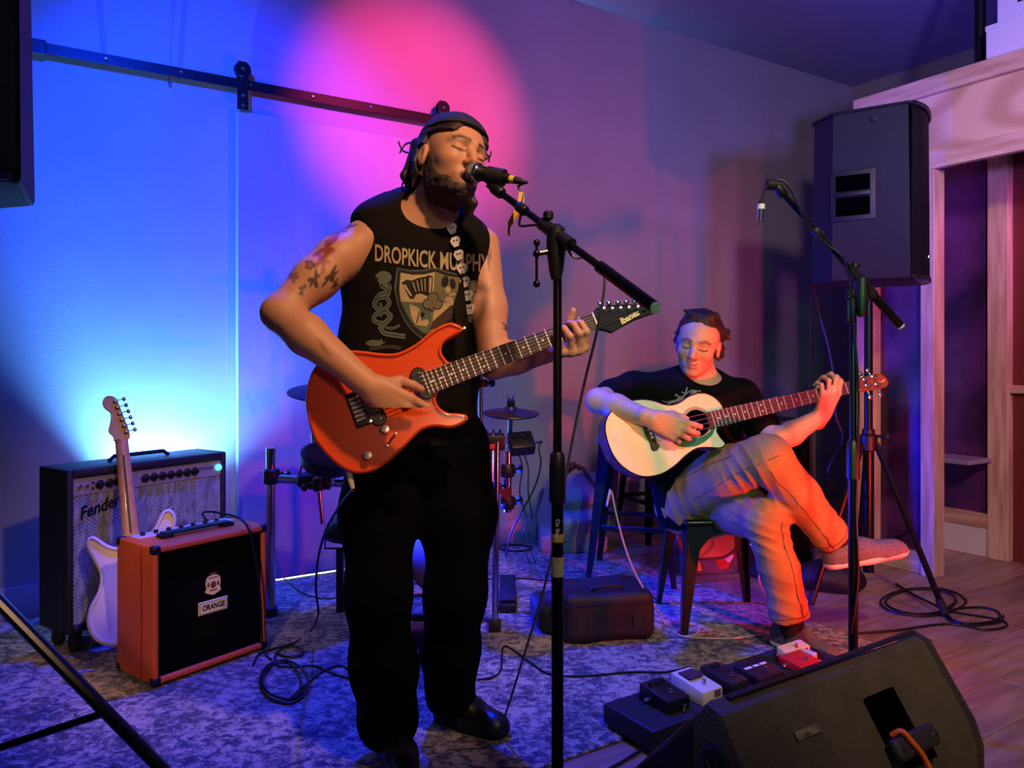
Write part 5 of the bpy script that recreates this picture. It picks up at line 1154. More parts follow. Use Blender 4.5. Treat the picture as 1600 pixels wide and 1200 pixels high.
for a in ((511, 388, 20, 9, -50, '#8a2f22', .85, .55, 1), (505, 408, 10, 15, 30, '#8f3626', .8, .6, 3), (520, 372, 6, 12, 40, '#8f3626', .75, .5, 2), (484, 414, 8, 8, 0, '#3a2a28', .75, .15, 1), (484, 414, 4, 4, 0, '#a87458', .7, .1, 1), (491, 437, 13, 7, -65, '#2a2422', .9, .5, 4), (517, 432, 16, 6, -50, '#2c2624', .9, .45, 5), (524, 444, 9, 4, -70, '#2c2624', .85, .4, 1), (458, 432, 9, 8, 20, '#5a4038', .6, .3, 2), (472, 452, 10, 4, -65, '#2c2624', .85, .5, 3), (515, 362, 8, 6, 0, '#4a3830', .7, .5, 6), (537, 357, 13, 6, -20, '#4a3830', .75, .7, 7), (545, 352, 5, 6, 30, '#4a3830', .7, .5, 2), (532, 362, 6, 4, 10, '#4a3830', .6, .5, 9), (503, 540, 4, 10, -35, '#6a4a40', .5, .4, 3), (512, 552, 8, 3, 35, '#6a4a40', .45, .4, 5)):
    blob(*a[:5], a[5], a[6], a[7], a[8])
arm = (V[:, 1] > 1.9) & (px_ > 755) & (px_ < 850); blob(797, 518, 14, 5, 40, '#3a2c28', .8, .5, 2); blob(812, 513, 5, 9, 30, '#3a2c28', .7, .5, 4)
arm = (px_ > 755) & (px_ < 780) & (py_ < 460); blob(764, 405, 3, 14, 5, '#4a3830', .7, .4, 2)
body = fobj('body', (V, Q), m_skin, person, col)
# cap, hair, beard are shells around the head
def local(f_, C, R):
    X, Y, Z = f_.xyz(); X = X-C[0]; Y = Y-C[1]; Z = Z-C[2]
    return [(X*R[0, i]+Y*R[1, i]+Z*R[2, i]).astype(np.float32) for i in range(3)]
hf0 = Field(HCc-.19, HCc+.19, .003); head(hf0, HCc, HR, jaw=1.02, mouth=.011); hf0.u(pcap(HCc+HR@np.array([0, .022, -.055]), nb, .056, .066), .03)
lx_, ly_, lz_ = local(hf0, HCc, HR)
cf = hf0.copy().off(.0125); reg = .060-.012*np.clip((ly_+.02)/.1, -1.2, 1)-lz_+.018*np.maximum(0, ly_)/.1
cf.d = np.maximum(cf.d, reg); cf.wob(.0022, 60, 2)
cf.u(pell(q(0, .125, .045), (.062, .055, .006), HR), .01)
capo = fobj('cap', cf.mesh(1), mat('cap_cotton', '#1a1c1c', rough=.8, bump=.4, bscale=300), person)
MB().ball(Vector(q(0, .012, .134).tolist()), .006, 10, (1, 1, .6)).build('cap_button', MATS['cap_cotton'], capo)
m_hair = mat('dark_brown_hair', '#20140e', rough=.45, mix='#38251a', mscale=30, stretch=(3, 3, 1), bump=.7, bscale=90)
hf = hf0.copy().off(.008); band = np.maximum(.028-lz_+.0*ly_, -.10+0*lz_)
reg = np.maximum(np.maximum(.012+.030*(ly_ < .005)-lz_, lz_-.085), -.075-ly_-.0*lx_)
back = np.maximum(.028-ly_, -lz_-.06)
hf.d = np.maximum(hf.d, np.minimum(reg, back)); hf.wob(.0035, 110, 5)
rs = np.random.RandomState(7)
for i in range(26):
    s_ = -1 if i < 19 else 1; a0 = q(s_*(.070+rs.uniform(-.01, .006)), .035+rs.uniform(0, .06), .02+rs.uniform(-.03, .03)); dn = np.array([rs.uniform(-.035, .01)*(1 if s_ < 0 else -1), rs.uniform(-.01, .03), -rs.uniform(.07, .135)])
    m1_ = a0+dn*.5+np.array([s_*rs.uniform(0, .022), 0, 0]); e_ = a0+dn+np.array([rs.uniform(-.012, .012), 0, 0])
    hf.chain([a0, m1_, e_], [.012, .010, .003], .010)
for i in range(7):
    a0 = q(.0+rs.uniform(-.07, .02), .075, -.03); e_ = a0+np.array([rs.uniform(-.03, .03), rs.uniform(-.02, .02), -rs.uniform(.06, .10)]); hf.chain([a0, (a0+e_)/2+rs.uniform(-.01, .01, 3), e_], [.013, .010, .004], .012)
fobj('hair', hf.mesh(1), m_hair, person)
for (a, b_, c_) in (((652, 222), (634, 225), (624, 240)), ((650, 240), (630, 236), (622, 220)), ((648, 262), (632, 280), (627, 297)), ((645, 280), (640, 292), (633, 300)), ((757, 238), (764, 246), (763, 254)), ((757, 250), (766, 244), (767, 236)), ((716, 316), (718, 325), (712, 330)), ((700, 318), (705, 327), (703, 335))):
    MB().tube(cat([P(*a, 2.02), P(*b_, 2.02), P(*c_, 2.02)], 5), [.0030]*6+[.0022]*4+[.0006], 5).build('stray_lock', m_hair, person)
bf_ = hf0.copy()
ax_f = np.abs(lx_); zc = -.066+.070*sm01(ly_, -.052, -.004); yb = .002+.030*sm01(-lz_, .030, .065)
mm = np.minimum(zc-lz_, yb-ly_)
must = np.minimum(.036-ax_f, np.minimum(.0062-np.abs(lz_+.0535+.12*ax_f), -.055-ly_)); mm = np.maximum(mm, must*1.2)
mm = np.minimum(mm, np.where(ly_ < -.03, (np.sqrt((lx_/.0245)**2+((lz_+.0735)/.0135)**2)-1)*.016, 1.0)); mm = np.minimum(mm, lz_+.134)
idx = np.nonzero(np.abs(bf_.d) < .03); X_, Y_, Z_ = bf_.ax[0][idx[0]], bf_.ax[1][idx[1]], bf_.ax[2][idx[2]]; mv = mm[idx]
of = -.0045+.0085*np.clip(mv/.014, -.3, 1)+.003*sm01(mv, .015, .04)+.0022*nz(X_, Y_, Z_, 260, 8)*(1+.5*(mv > .01))+.0012*nz(X_, Y_, Z_, 600, 12)
bf_.d[np.abs(bf_.d) >= .03] += .0; bf_.d[idx] -= of.astype(np.float32)
bf_.d = np.where((mm > -.02) & (hf0.d > -.012), bf_.d, np.maximum(bf_.d, .004)).astype(np.float32)
bf_.cut(pell(q(0, -.100, -.0735), (.0235, .03, .0120), HR), .005)
fobj('beard', bf_.mesh(0), mat('beard_hair', '#241812', rough=.6, mix='#43301f', mscale=60, bump=.8, bscale=240), person)
# shirt
c0, c2, c3 = npv(P(646, 436, 2.065)), npv(P(640, 560, 2.075)), npv(P(646, 690, 2.085))
shf = Field((-.60, 1.84, .74), (.10, 2.36, 1.50), .0045)
shf.u(pcap(npv(P(650, 395, 2.06)), c0, .150, .176, (fwd, .60)), 0)
shf.u(pcap(c0, c2, .176, .178, (fwd, .62)), .05); shf.u(pcap(c2, c3, .178, .182, (fwd, .66)), .05)
shf.u(pcap(npv(P(636, 332, 2.06)), npv(P(588, 352, 2.015)), .056, .054), .05); shf.u(pcap(npv(P(702, 345, 2.085)), npv(P(733, 368, 2.09)), .050, .046), .05)
shf.u(pcap(npv(P(598, 372, 2.03)), npv(P(722, 385, 2.075)), .066, .058), .05)
shf.wob(.0065, 16, 11, lambda X, Y, Z: 1.0+.9*sm01(1.25-Z, 0, .3)); shf.wob(.0028, 38, 4)
shf.cut(pell(npv(P(670, 330, 2.035)), (.076, .10, .062), None), .01)
for sh_, sd in ((SH_R, -1), (SH_L, 1)): shf.cut(pcap(sh_-lat*sd*-.000+lat*sd*.012, sh_+lat*sd*.10+np.array([0, 0, -.03]), .062, .085), .008)
shf.half((0, 0, .815), (0, 0, -1))
shirt = fobj('sleeveless_shirt', shf.mesh(1), mat('faded_black_cotton', '#14120f', rough=.9, spec=.15, bump=.35, bscale=400), person)
SB = bvh_of(shirt)
def cast(px, py, off=.002):
    o = Vector((0, 0, CAMZ)); d = Vector(((px-CX)/FPX, 1.0, -(py-HY)/FPX)).normalized(); h = SB.ray_cast(o, d)
    return None if h[0] is None else h[0]-d*off
def decal(name, vpx, faces, m, parent, off=.002, sub=9):
    v, f = subdiv([(a, b_, 0) for a, b_ in vpx], faces, sub); pts = [cast(p[0], p[1], off) for p in v]
    keep = [fc for fc in f if all(pts[i] is not None for i in fc)]
    if not keep: return None
    fb = next(p for p in pts if p is not None); return mkobj(name, [tuple(p if p is not None else fb) for p in pts], keep, m, parent)
def ring(cx, cy, rx, ry, n=18, ang=0.0): a0 = math.radians(ang); return [(cx+rx*math.cos(t)*math.cos(a0)-ry*math.sin(t)*math.sin(a0), cy+rx*math.cos(t)*math.sin(a0)+ry*math.sin(t)*math.cos(a0)) for t in [2*math.pi*i/n for i in range(n)]]
def polyd(name, pts, m, off=.002, sub=9):
    v, f = poly2(pts); return decal(name, [(p[0], p[1]) for p in v], f, m, shirt, off, sub)
def ribbon(name, pts, w, m, off=.002):
    c = cat([(x, y, 0) for x, y in pts], 6); L_, R_ = [], []
    for i, p in enumerate(c):
        t = (c[min(i+1, len(c)-1)]-c[max(i-1, 0)]).normalized(); L_.append((p.x-t.y*w/2, p.y+t.x*w/2)); R_.append((p.x+t.y*w/2, p.y-t.x*w/2))
    n = len(c); return decal(name, L_+R_, [(i, i+1, n+i+1, n+i) for i in range(n-1)], m, shirt, off, 12)
m_pc = mat('print_cream', '#b9a678', rough=.8, mix='#a8956a', mscale=60); m_pg = mat('print_green', '#46584a', rough=.8, mix='#5d6f5a', mscale=50); m_po = mat('print_olive', '#6f6a48', rough=.8); m_pk = mat('print_dark', '#12100d', rough=.8)
tv, tf = text_mesh('DROPKICK MURPHYS', 1.0, .62, bold=.018)
tx = [p[0] for p in tv]; ty = [p[1] for p in tv]; x0_, x1_ = min(tx), max(tx); y0_, y1_ = min(ty), max(ty)
def tmap(x, y): u = (x-x0_)/(x1_-x0_); v = (y-y0_)/(y1_-y0_); px = 586+ (772-586)*u; base = 408+18*u+3*math.sin(math.pi*u); return (px, base-27*(1+.05*u)*v)
decal('band_name', [tmap(p[0], p[1]) for p in tv], tf, m_pc, shirt, .0022, 8)
sh_out = [(620, 418), (640, 422), (660, 422), (680, 417), (698, 424), (716, 428), (728, 426), (730, 455), (722, 485), (705, 508), (680, 528), (660, 530), (645, 519), (632, 502), (622, 480), (616, 452)]
sh_in = [(626, 426), (645, 429.5), (662, 429), (680, 424.5), (698, 431), (721, 434), (722, 455), (714, 482), (698, 503), (678, 520), (662, 521), (649, 511), (638, 496), (629, 478), (624, 452)]
polyd('shield_border', sh_out, m_pg, .0018); polyd('shield_line', [(x+(670-x)*.035, y+(470-y)*.035) for x, y in sh_out], m_pk, .0022)
polyd('shield_field', sh_in, m_po, .0026)
polyd('shield_quarter', [(626, 426), (645, 429.5), (662, 429), (679, 425), (677, 474), (626, 471), (624, 452)], m_pc, .0030)
polyd('shield_quarter', [(626, 472), (675, 474), (672, 521), (662, 521), (649, 511), (638, 496), (629, 478)], m_pg, .0030)
polyd('shield_quarter', [(679, 476), (712, 470), (714, 482), (698, 503), (678, 520), (674, 521)], m_pc, .0030)
C7 = lambda pts: [(560+x/6, 360+y/6) for x, y in pts]
polyd('accordion', C7([(405, 490), (450, 462), (500, 470), (560, 445), (640, 430), (650, 418), (698, 430), (690, 605), (632, 612), (590, 590), (540, 600), (520, 640), (482, 640)]), m_pk, .0034)
for a in ([(415, 510), (440, 505), (505, 610), (490, 620)], [(665, 440), (688, 443), (680, 590), (662, 588)], [(505, 485), (513, 484), (545, 575), (537, 578)], [(545, 470), (553, 468), (575, 570), (567, 572)], [(585, 460), (593, 458), (603, 568), (595, 570)], [(620, 452), (627, 450), (630, 570), (623, 571)]): polyd('accordion_stripe', C7(a), m_pc, .0038)
for (cx, cy) in ((700, 628), (652, 690), (740, 692)): polyd('clover_outline', C7(ring(cx, cy, 52, 50)), m_pk, .0042)
polyd('clover_outline', C7([(678, 690), (702, 690), (712, 755), (665, 755)]), m_pk, .0042)
for (cx, cy) in ((700, 628), (652, 690), (740, 692)): polyd('clover_leaf', C7(ring(cx, cy, 44, 42)), m_po, .0046)
polyd('clover_leaf', C7([(686, 690), (696, 690), (702, 748), (675, 748)]), m_po, .0046)
for pts in (ring(812, 480, 34, 55, ang=10), ring(885, 500, 26, 50, ang=-10)): polyd('figure_shadow', C7(pts), m_pk, .0034)
for pts in (ring(838, 560, 26, 36), ring(850, 650, 40, 30), ring(880, 600, 36, 14, ang=-15)): polyd('figure_light', C7(pts), m_pc, .0036)
polyd('hand_shape', C7([(480, 690), (560, 720), (590, 790), (585, 850), (640, 830), (665, 860), (640, 900), (580, 890), (540, 885), (495, 810)]), m_pc, .0036)
polyd('hand_shadow', C7(ring(600, 790, 22, 26)), m_pk, .0040); ribbon('hand_shadow', C7([(545, 870), (560, 810), (570, 760)]), 1.6, m_pk, .0040)
polyd('banner_bottle', C7([(930, 720), (870, 700), (700, 850), (670, 920), (740, 930), (900, 800)]), mat('print_brown', '#3a2c22', rough=.8), .0044)
m_ps = mat('print_sage', '#55685a', rough=.8)
for (ox, flip) in ((0, 1), (0, 0)):
    if flip:
        polyd('skull_print', C7(ring(236, 440, 76, 60)+[]), m_ps, .0022); polyd('skull_print', C7([(190, 470), (275, 470), (265, 530), (200, 530)]), m_ps, .0022); polyd('skull_socket', C7(ring(178, 455, 12, 18)), m_pk, .0028); polyd('skull_socket', C7(ring(215, 515, 10, 12)), m_pk, .0028)
        for pts, w_ in (([(215, 520), (280, 560), (260, 620), (180, 640), (150, 700), (200, 760)], 7), ([(280, 500), (290, 560), (200, 600), (155, 660)], 6), ([(250, 620), (290, 680), (230, 760), (160, 790), (150, 850), (220, 870)], 7), ([(200, 680), (225, 760), (200, 810)], 5), ([(240, 750), (300, 800), (270, 850), (210, 900), (240, 960), (330, 980), (440, 995)], 8), ([(240, 900), (310, 920), (390, 890)], 4.5)):
            ribbon('tail_print', C7(pts), w_, m_ps, .0024)
            ribbon('tail_line', C7(pts), 1.0, m_pk, .0030)
polyd('skull_print', C7(ring(1078, 520, 55, 52)), m_po, .0022)
ribbon('tail_print', C7([(1060, 560), (1090, 640), (1060, 740), (1040, 860)]), 7, m_ps, .0024); ribbon('tail_print', C7([(1030, 600), (1070, 680), (1090, 780)]), 4, m_po, .0024)
polyd('fin_print', C7([(65, 1050), (120, 1025), (200, 1030), (225, 1015), (225, 1045), (262, 1045), (200, 1082), (110, 1085), (75, 1070)]), m_ps, .0022)
ribbon('fin_print', C7([(100, 1110), (200, 1100), (300, 1090), (400, 1105)]), 6, mat('print_dim', '#2c2c24', rough=.8), .0022)
# guitar strap with skull print, part of the guitar
m_strap = mat('strap_black', '#0b0b0c', rough=.7)
sp = [(697, 333), (704, 352), (713, 385), (721, 420), (729, 455), (734, 490), (733, 520)]; cs = cat([(x, y, 0) for x, y in sp], 5); rows = []
for i, p in enumerate(cs):
    t = (cs[min(i+1, len(cs)-1)]-cs[max(i-1, 0)]).normalized(); row = [cast(p.x-t.y*k*11.5, p.y+t.x*k*11.5, .0075) for k in (1, .5, 0, -.5, -1)]
    if all(r is not None for r in row):
        if not rows or max((a-b_).length for a, b_ in zip(row, rows[-1])) < .06: rows.append(row)
top_ = rows[0]; hbW = GM @ Vector((hb[0]+.004, hb[1], -.022))
over = [[Vector(p)+Vector(d) for p in top_] for d in ((.010, .16, -.03), (-.0, .085, .050), (-.0, .02, .030))]
endw = [[hbW+(r-rows[-1][2])*k+Vector((0, .004, 0)) for r in rows[-1]] for k in (.8, .45)]
back_ = [[Vector((-.30, 2.245, 1.15))+Vector((dx*.05, 0, dx*.02)) for dx in (-.45, -.22, 0, .22, .45)], [Vector((-.20, 2.25, 1.30))+Vector((dx*.05, 0, dx*.02)) for dx in (-.45, -.22, 0, .22, .45)]]
allr = over[:1]+over[1:]+rows+endw; n5 = 5; vs_ = [tuple(p) for r in allr for p in r]; b_off = len(vs_)
vs_ += [tuple(Vector(p)+Vector((0, -.0022, .0))) for r in allr for p in r]; fs = []
for i in range(len(allr)-1):
    for k in range(4): a = i*5+k; fs += [(a, a+1, a+6, a+5), (b_off+a+5, b_off+a+6, b_off+a+1, b_off+a)]
strap = mkobj('strap', vs_, fs, m_strap, eg)
k_ = 0
for i in range(3, len(cs)-6, 3):
    p = cs[i]; t = (cs[i+1]-cs[i-1]).normalized(); ang = math.degrees(math.atan2(t.y, t.x))
    sk = [(p.x+dx*math.cos(math.radians(ang))-dy*math.sin(math.radians(ang)), p.y+dx*math.sin(math.radians(ang))+dy*math.cos(math.radians(ang))) for dx, dy in ((-8.5, -5), (-6, -8.5), (-1, -9), (2.5, -6), (7, -5), (8, 3.5), (2.5, 6), (-2.5, 7.5), (-7.5, 4))]
    polyd_o = decal('skull_print', sk, poly2(sk)[1], mat('strap_cream', '#cfc6b4', rough=.6), strap, .0115, 6)
    for dx, dy in ((-2, -3), (-2, 1.5)):
        e = ring(p.x+dx*math.cos(math.radians(ang))-dy*math.sin(math.radians(ang)), p.y+dx*math.sin(math.radians(ang))+dy*math.cos(math.radians(ang)), 1.5, 1.5, 8); decal('skull_socket', e, poly2(e)[1], m_strap, strap, .0122, 6)
# trousers
tf_ = Field((-.52, 1.80, .015), (.04, 2.36, .96), .0065)
tf_.u(pcap(npv(P(645, 650, 2.09)), npv(P(650, 715, 2.095)), .150, .150, (fwd, .74)), 0)
RL = [npv(P(*a)) for a in ((606, 690, 2.075), (592, 800, 2.03), (592, 930, 1.975), (600, 1040, 1.985), (606, 1122, 2.005))]
LL = [npv(P(*a)) for a in ((704, 695, 2.12), (716, 800, 2.11), (712, 930, 2.095), (704, 1020, 2.14), (704, 1084, 2.175))]
tf_.chain(RL, [.105, .096, .077, .077, .082], .05); tf_.chain(LL, [.105, .096, .079, .074, .072], .05)
tf_.wob(.006, 26, 21); tf_.wob(.004, 60, 22, lambda X, Y, Z: sm01(.5-Z, 0, .35))
tf_.half((0, 0, .052), (0, 0, -1))
trs = fobj('trousers', tf_.mesh(1), mat('black_denim', '#060607', rough=.95, spec=.08, bump=.4, bscale=400), person)
MB().tube(cat([Vector(RL[0].tolist())+Vector((-.085, -.055, .04)), Vector(RL[0].tolist())+Vector((-.065, -.085, .0)), Vector(RL[0].tolist())+Vector((-.100, -.045, -.03))], 5), .0025, 5).build('pocket_seam', mat('seam_dark', '#1a1a1c', rough=.9), trs)
def shoe(par, heel, toe, ankle, up, up_m, sole_m, name='shoe', h=.004, low=False, lace_m=None):
    heel = npv(heel); toe = npv(toe); ankle = npv(ankle); up = unit(up); d = unit(toe-heel); up = unit(up-d*(up@d)); s_ = np.cross(d, up); Ln = np.linalg.norm(toe-heel)
    pts = np.stack([heel, toe, ankle]); f = Field(pts.min(0)-.08, pts.max(0)+.08, h)
    A = lambda a, z: heel+d*a+up*z
    f.u(pcap(A(.036, .048), A(Ln*.45, .050), .036, .037), 0); f.u(pcap(A(Ln*.45, .048), A(Ln-.045, .036), .040, .036, (up, .80)), .03)
    f.u(pcap(A(.046, .055), A(.046, .055)*.35+ankle*.65, .035, .037), .025)
    f.u(pcap(A(.030, .02), A(Ln-.040, .02), .034, .038, (up, .6)), .02)
    if low: f.cut(pell(ankle+up*.028, (.030, .030, .030)), .01)
    f.wob(.0012, 120, 3)
    f.half(A(0, .012), -up, .002)
    o = fobj(name, f.mesh(1), up_m, par)
    g = Field(pts.min(0)-.08, pts.max(0)+.08, h); g.u(pcap(A(.034, .015), A(Ln*.5, .015), .040, .037, (up, .56)), 0); g.u(pcap(A(Ln*.5, .015), A(Ln-.042, .020), .037, .043, (up, .52)), .02)
    g.half(A(0, .0006), -up, .002); g.half(A(0, .030), up, .004)
    fobj('sole', g.mesh(1), sole_m, o)
    for i in range(5):
        a = Ln*(.42+.075*i); zt = .088-.008*i; w_ = .020
        MB().tube([Vector((A(a, zt-.004)-s_*w_).tolist()), Vector((A(a+.004, zt+.003)).tolist()), Vector((A(a+.008, zt-.004)+s_*w_).tolist())], .0022, 6).build('lace', lace_m or m_rubber, o)
    return o
m_boot = mat('black_leather', '#131110', rough=.38, bump=.2, bscale=120)
shoe(person, (-.312, 2.045, RT), (-.235, 1.775, RT), RL[-1]+np.array([0, 0, -.03]), (0, 0, 1), m_boot, m_rubber)
shoe(person, (-.215, 2.235, RT), (-.012, 2.10, RT), LL[-1]+np.array([0, 0, -.03]), (0, 0, 1), m_boot, m_rubber)
# ---- seated bass player
m_skin2 = m_skin
bs = thing('person', 'person in a black t-shirt and tan trousers sitting cross-legged playing the acoustic bass', 'person', (.82, 3.05, 0))
BR_, BL_ = npv(P(990, 612, 2.935)), npv(P(1160, 622, 3.03))
ER_, WRr = npv(P(934, 626, 2.745)), npv(P(1020, 655, 2.600))
EL2, WL2 = npv(P(1212, 692, 2.80)), npv(P(1284, 650, 2.845))
H2 = head_axes(-22, 11, -10); HC2 = npv(P(1091, 537, 2.93))
bf2 = Field((.20, 2.46, .66), (1.30, 3.22, 1.24), .0042)
q2 = head(bf2, HC2, H2, jaw=1.05, mouth=0, smile=.006)
nb2 = npv(P(1096, 603, 2.99))
bf2.u(pcap(HC2+H2@np.array([0, .022, -.055]), nb2, .056, .064), .03)
bf2.u(pcap(nb2, BR_+np.array([.05, .01, 0]), .055, .05), .04); bf2.u(pcap(nb2, BL_+np.array([-.05, .0, 0]), .055, .05), .04)
lat2 = unit((.98, .2, 0)); fw2 = unit((.2, -.98, 0))
bf2.u(pcap(npv(P(1085, 650, 3.0)), npv(P(1092, 700, 3.02)), .15, .15, (fw2, .6)), .05)
bf2.chain([BR_, BR_*.5+ER_*.5, ER_], [.052, .047, .041], .03); bf2.chain([ER_, ER_*.65+WRr*.35, WRr], [.041, .043, .028], .02)
bf2.chain([BL_, BL_*.5+EL2*.5, EL2], [.052, .047, .040], .03); bf2.chain([EL2, EL2*.65+WL2*.35, WL2], [.040, .042, .028], .02)
hand(bf2, WRr, (.90, -.02, -.38), (.05, 1, .0), 1, [(14, 30, 25), (22, 34, 28), (30, 38, 30), (38, 42, 32)], [(.80, .15, .05), (.85, .25, -.25), (.85, .25, -.3)], s=1.08, splay=(.12, .05, -.05, -.15))
hand(bf2, WL2, (.20, -.38, .90), (-.28, .85, .38), -1, [(18, 62, 50), (22, 60, 50), (28, 64, 52), (30, 66, 52)], [(-.55, .35, .75), (-.15, .1, 1), (.1, -.05, 1)], s=1.06)
V, Q = bf2.mesh(1)
col, L, blend = face_colors(V, HC2, H2, '#cf9a7c', '#6b4632', '#b0645a', lash='#3a241c')
fobj('body', (V, Q), m_skin2, bs, col)
h0 = Field(HC2-.17, HC2+.17, .0036); head(h0, HC2, H2, jaw=1.05, mouth=0, smile=.006); a_, b2_, c_2 = local(h0, HC2, H2)
hh = h0.copy(); xx, yy, zz = h0.xyz(); wn = .010*nz(xx, yy, zz, 70, 77)
hl = .080-.75*np.clip(b2_+.062, 0, .07)-1.0*np.clip(b2_-.008, 0, .09)            # hairline height: high in front, down over the ears, low at the nape
mm2 = np.minimum(c_2-hl+wn, b2_+.088+wn); mm2 = np.minimum(mm2, c_2+.075)
idx = np.nonzero(np.abs(hh.d) < .04); X_, Y_, Z_ = hh.ax[0][idx[0]], hh.ax[1][idx[1]], hh.ax[2][idx[2]]; mv = mm2[idx]
of = -.0045+.0165*np.clip(mv/.042, -.3, 1)+.0045*nz(X_, Y_, Z_, 75, 31)*(mv > .002)+.003*nz(X_, Y_, Z_, 200, 32)+.0016*nz(X_, Y_, Z_, 480, 33)
hh.d[idx] -= of.astype(np.float32); hh.d = np.where((mm2 > -.02) & (h0.d > -.012), hh.d, np.maximum(hh.d, .004)).astype(np.float32)
rs = np.random.RandomState(3)
for i in range(26):
    s_ = 1 if i % 2 else -1; a0 = q2(s_*(.076+rs.uniform(-.006, .010)), rs.uniform(.020, .075), rs.uniform(-.045, .065)); e_ = a0+H2@np.array([s_*rs.uniform(.004, .022), rs.uniform(-.02, .03), rs.uniform(-.03, .012)])
    hh.chain([a0, e_], [.013, .006], .010)
for i in range(12):
    a0 = q2(rs.uniform(-.050, .050), rs.uniform(-.04, .05), .112); e_ = a0+H2@np.array([rs.uniform(-.03, .03), rs.uniform(-.03, .01), rs.uniform(.002, .009)]); hh.chain([a0, e_], [.012, .006], .012)
fobj('hair', hh.mesh(1), mat('brown_wavy_hair', '#24160f', rough=.55, mix='#3c2618', mscale=40, bump=.7, bscale=120), bs)
# t-shirt
t2 = Field((.26, 2.70, .38), (1.14, 3.32, 1.04), .0055)
t2.u(pcap(npv(P(1078, 640, 2.995)), npv(P(1088, 710, 3.02)), .178, .185, (fw2, .62)), 0); t2.u(pcap(npv(P(1088, 710, 3.02)), npv(P(1092, 792, 3.05)), .185, .175, (fw2, .70)), .05)
t2.u(pcap(BR_+np.array([.01, 0, .006]), BL_+np.array([-.01, 0, .006]), .068, .066), .05); t2.u(pcap(nb2+np.array([0, .01, -.035]), nb2+np.array([0, .0, -.10]), .10, .12, (fw2, .7)), .04)
t2.u(pcap(BR_, BR_*.42+ER_*.58, .066, .068), .03); t2.u(pcap(BL_, BL_*.35+EL2*.65, .066, .064), .03)
t2.wob(.006, 22, 41); t2.wob(.003, 50, 42)
t2.cut(pell(nb2+np.array([0, -.03, .045]), (.075, .085, .045)), .008)
ts = fobj('t_shirt', t2.mesh(1), mat('black_tshirt', '#0a090a', rough=.9, spec=.12, bump=.3, bscale=400), bs)
SB = bvh_of(ts); shirt = ts
m_sk = mat('tee_print', '#8f8578', rough=.8)
C1 = lambda pts: [(880+x/4, 460+y/4) for x, y in pts]
for pts, w_ in (([(690, 680), (720, 650), (760, 630), (770, 600), (775, 580)], 2.2), ([(730, 640), (700, 630), (715, 625)], 1.6), ([(650, 690), (690, 670), (740, 665)], 2.4), ([(760, 650), (790, 640), (800, 615), (815, 600)], 1.8), ([(740, 610), (770, 620), (800, 600), (850, 605), (860, 600)], 1.6), ([(620, 665), (650, 672), (700, 660)], 1.4)):
    ribbon('print_line', C1(pts), w_, m_sk, .002)
polyd('print_shape', C1(ring(820, 610, 16, 14)), m_sk, .0022); polyd('print_shape', C1(ring(735, 655, 22, 16)), m_sk, .0022)
# trousers
m_tan = mat('tan_chino', '#b07a48', rough=.85, bump=.35, bscale=260, mix='#9d6a3d', mscale=9)
p2 = Field((.50, 2.45, .09), (1.30, 3.30, .86), .0062)
TL = [npv(P(*a)) for a in ((1072, 772, 2.99), (1138, 738, 2.79), (1200, 716, 2.63), (1250, 776, 2.665), (1299, 838, 2.70))]
BL = [npv(P(*a)) for a in ((1122, 792, 3.03), (1165, 800, 2.83), (1196, 812, 2.68), (1217, 890, 2.705), (1234, 958, 2.72))]
p2.u(pcap(npv(P(1070, 790, 3.04)), npv(P(1130, 792, 3.07)), .118, .118), 0)
p2.chain(TL, [.105, .092, .076, .068, .065], .03); p2.chain(BL, [.105, .088, .072, .066, .069], .03)
p2.wob(.005, 34, 51)
def ridges(f, cen, ax, sc, amp, rad, seed):
    idx = np.nonzero(np.abs(f.d) < .03); X, Y, Z = f.ax[0][idx[0]], f.ax[1][idx[1]], f.ax[2][idx[2]]; ax = unit(ax)
    w = np.exp(-((X-cen[0])**2+(Y-cen[1])**2+(Z-cen[2])**2)/rad**2); ph = (X*ax[0]+Y*ax[1]+Z*ax[2])*sc+2.6*nz(X, Y, Z, 18, seed)
    f.d[idx] -= (amp*w*(np.maximum(0, np.sin(ph))**1.5-.35)).astype(np.float32)
ridges(p2, TL[2]+np.array([-.03, .03, -.05]), (.9, -.2, .5), 170, .010, .10, 1); ridges(p2, BL[2]+np.array([0, 0, -.03]), (.3, 0, 1), 190, .008, .10, 2)
ridges(p2, TL[0], (.8, -.6, .3), 120, .009, .13, 3); ridges(p2, TL[4], unit(TL[4]-TL[3])+np.array([.3, 0, .3]), 150, .007, .10, 4); ridges(p2, BL[4], (.25, 0, 1), 150, .007, .11, 5); ridges(p2, BL[3], (.3, .2, 1), 110, .005, .12, 6)
def endcut(f, c, d, r=.12):
    d = unit(d); X, Y, Z = f.xyz(); b = ((X-c[0])*d[0]+(Y-c[1])*d[1]+(Z-c[2])*d[2]); m_ = ((X-c[0])**2+(Y-c[1])**2+(Z-c[2])**2) < r*r
    f.d = np.where(m_, np.maximum(f.d, b.astype(np.float32)), f.d)
endcut(p2, TL[4]+unit(TL[4]-TL[3])*.012, TL[4]-TL[3]); endcut(p2, BL[4]+unit(BL[4]-BL[3])*.012, BL[4]-BL[3])
trz = fobj('trousers', p2.mesh(1), m_tan, bs)
TB = bvh_of(trz)
def seam(pts, name='seam'):
    out = []
    for p in cat(pts, 8):
        h = TB.find_nearest(p); out.append(h[0]+h[1]*.0004)
    MB().tube(out, .0016, 5).build(name, mat('seam_tan', '#7a4c2e', rough=.9), trz)
v3 = lambda a: Vector(a.tolist())
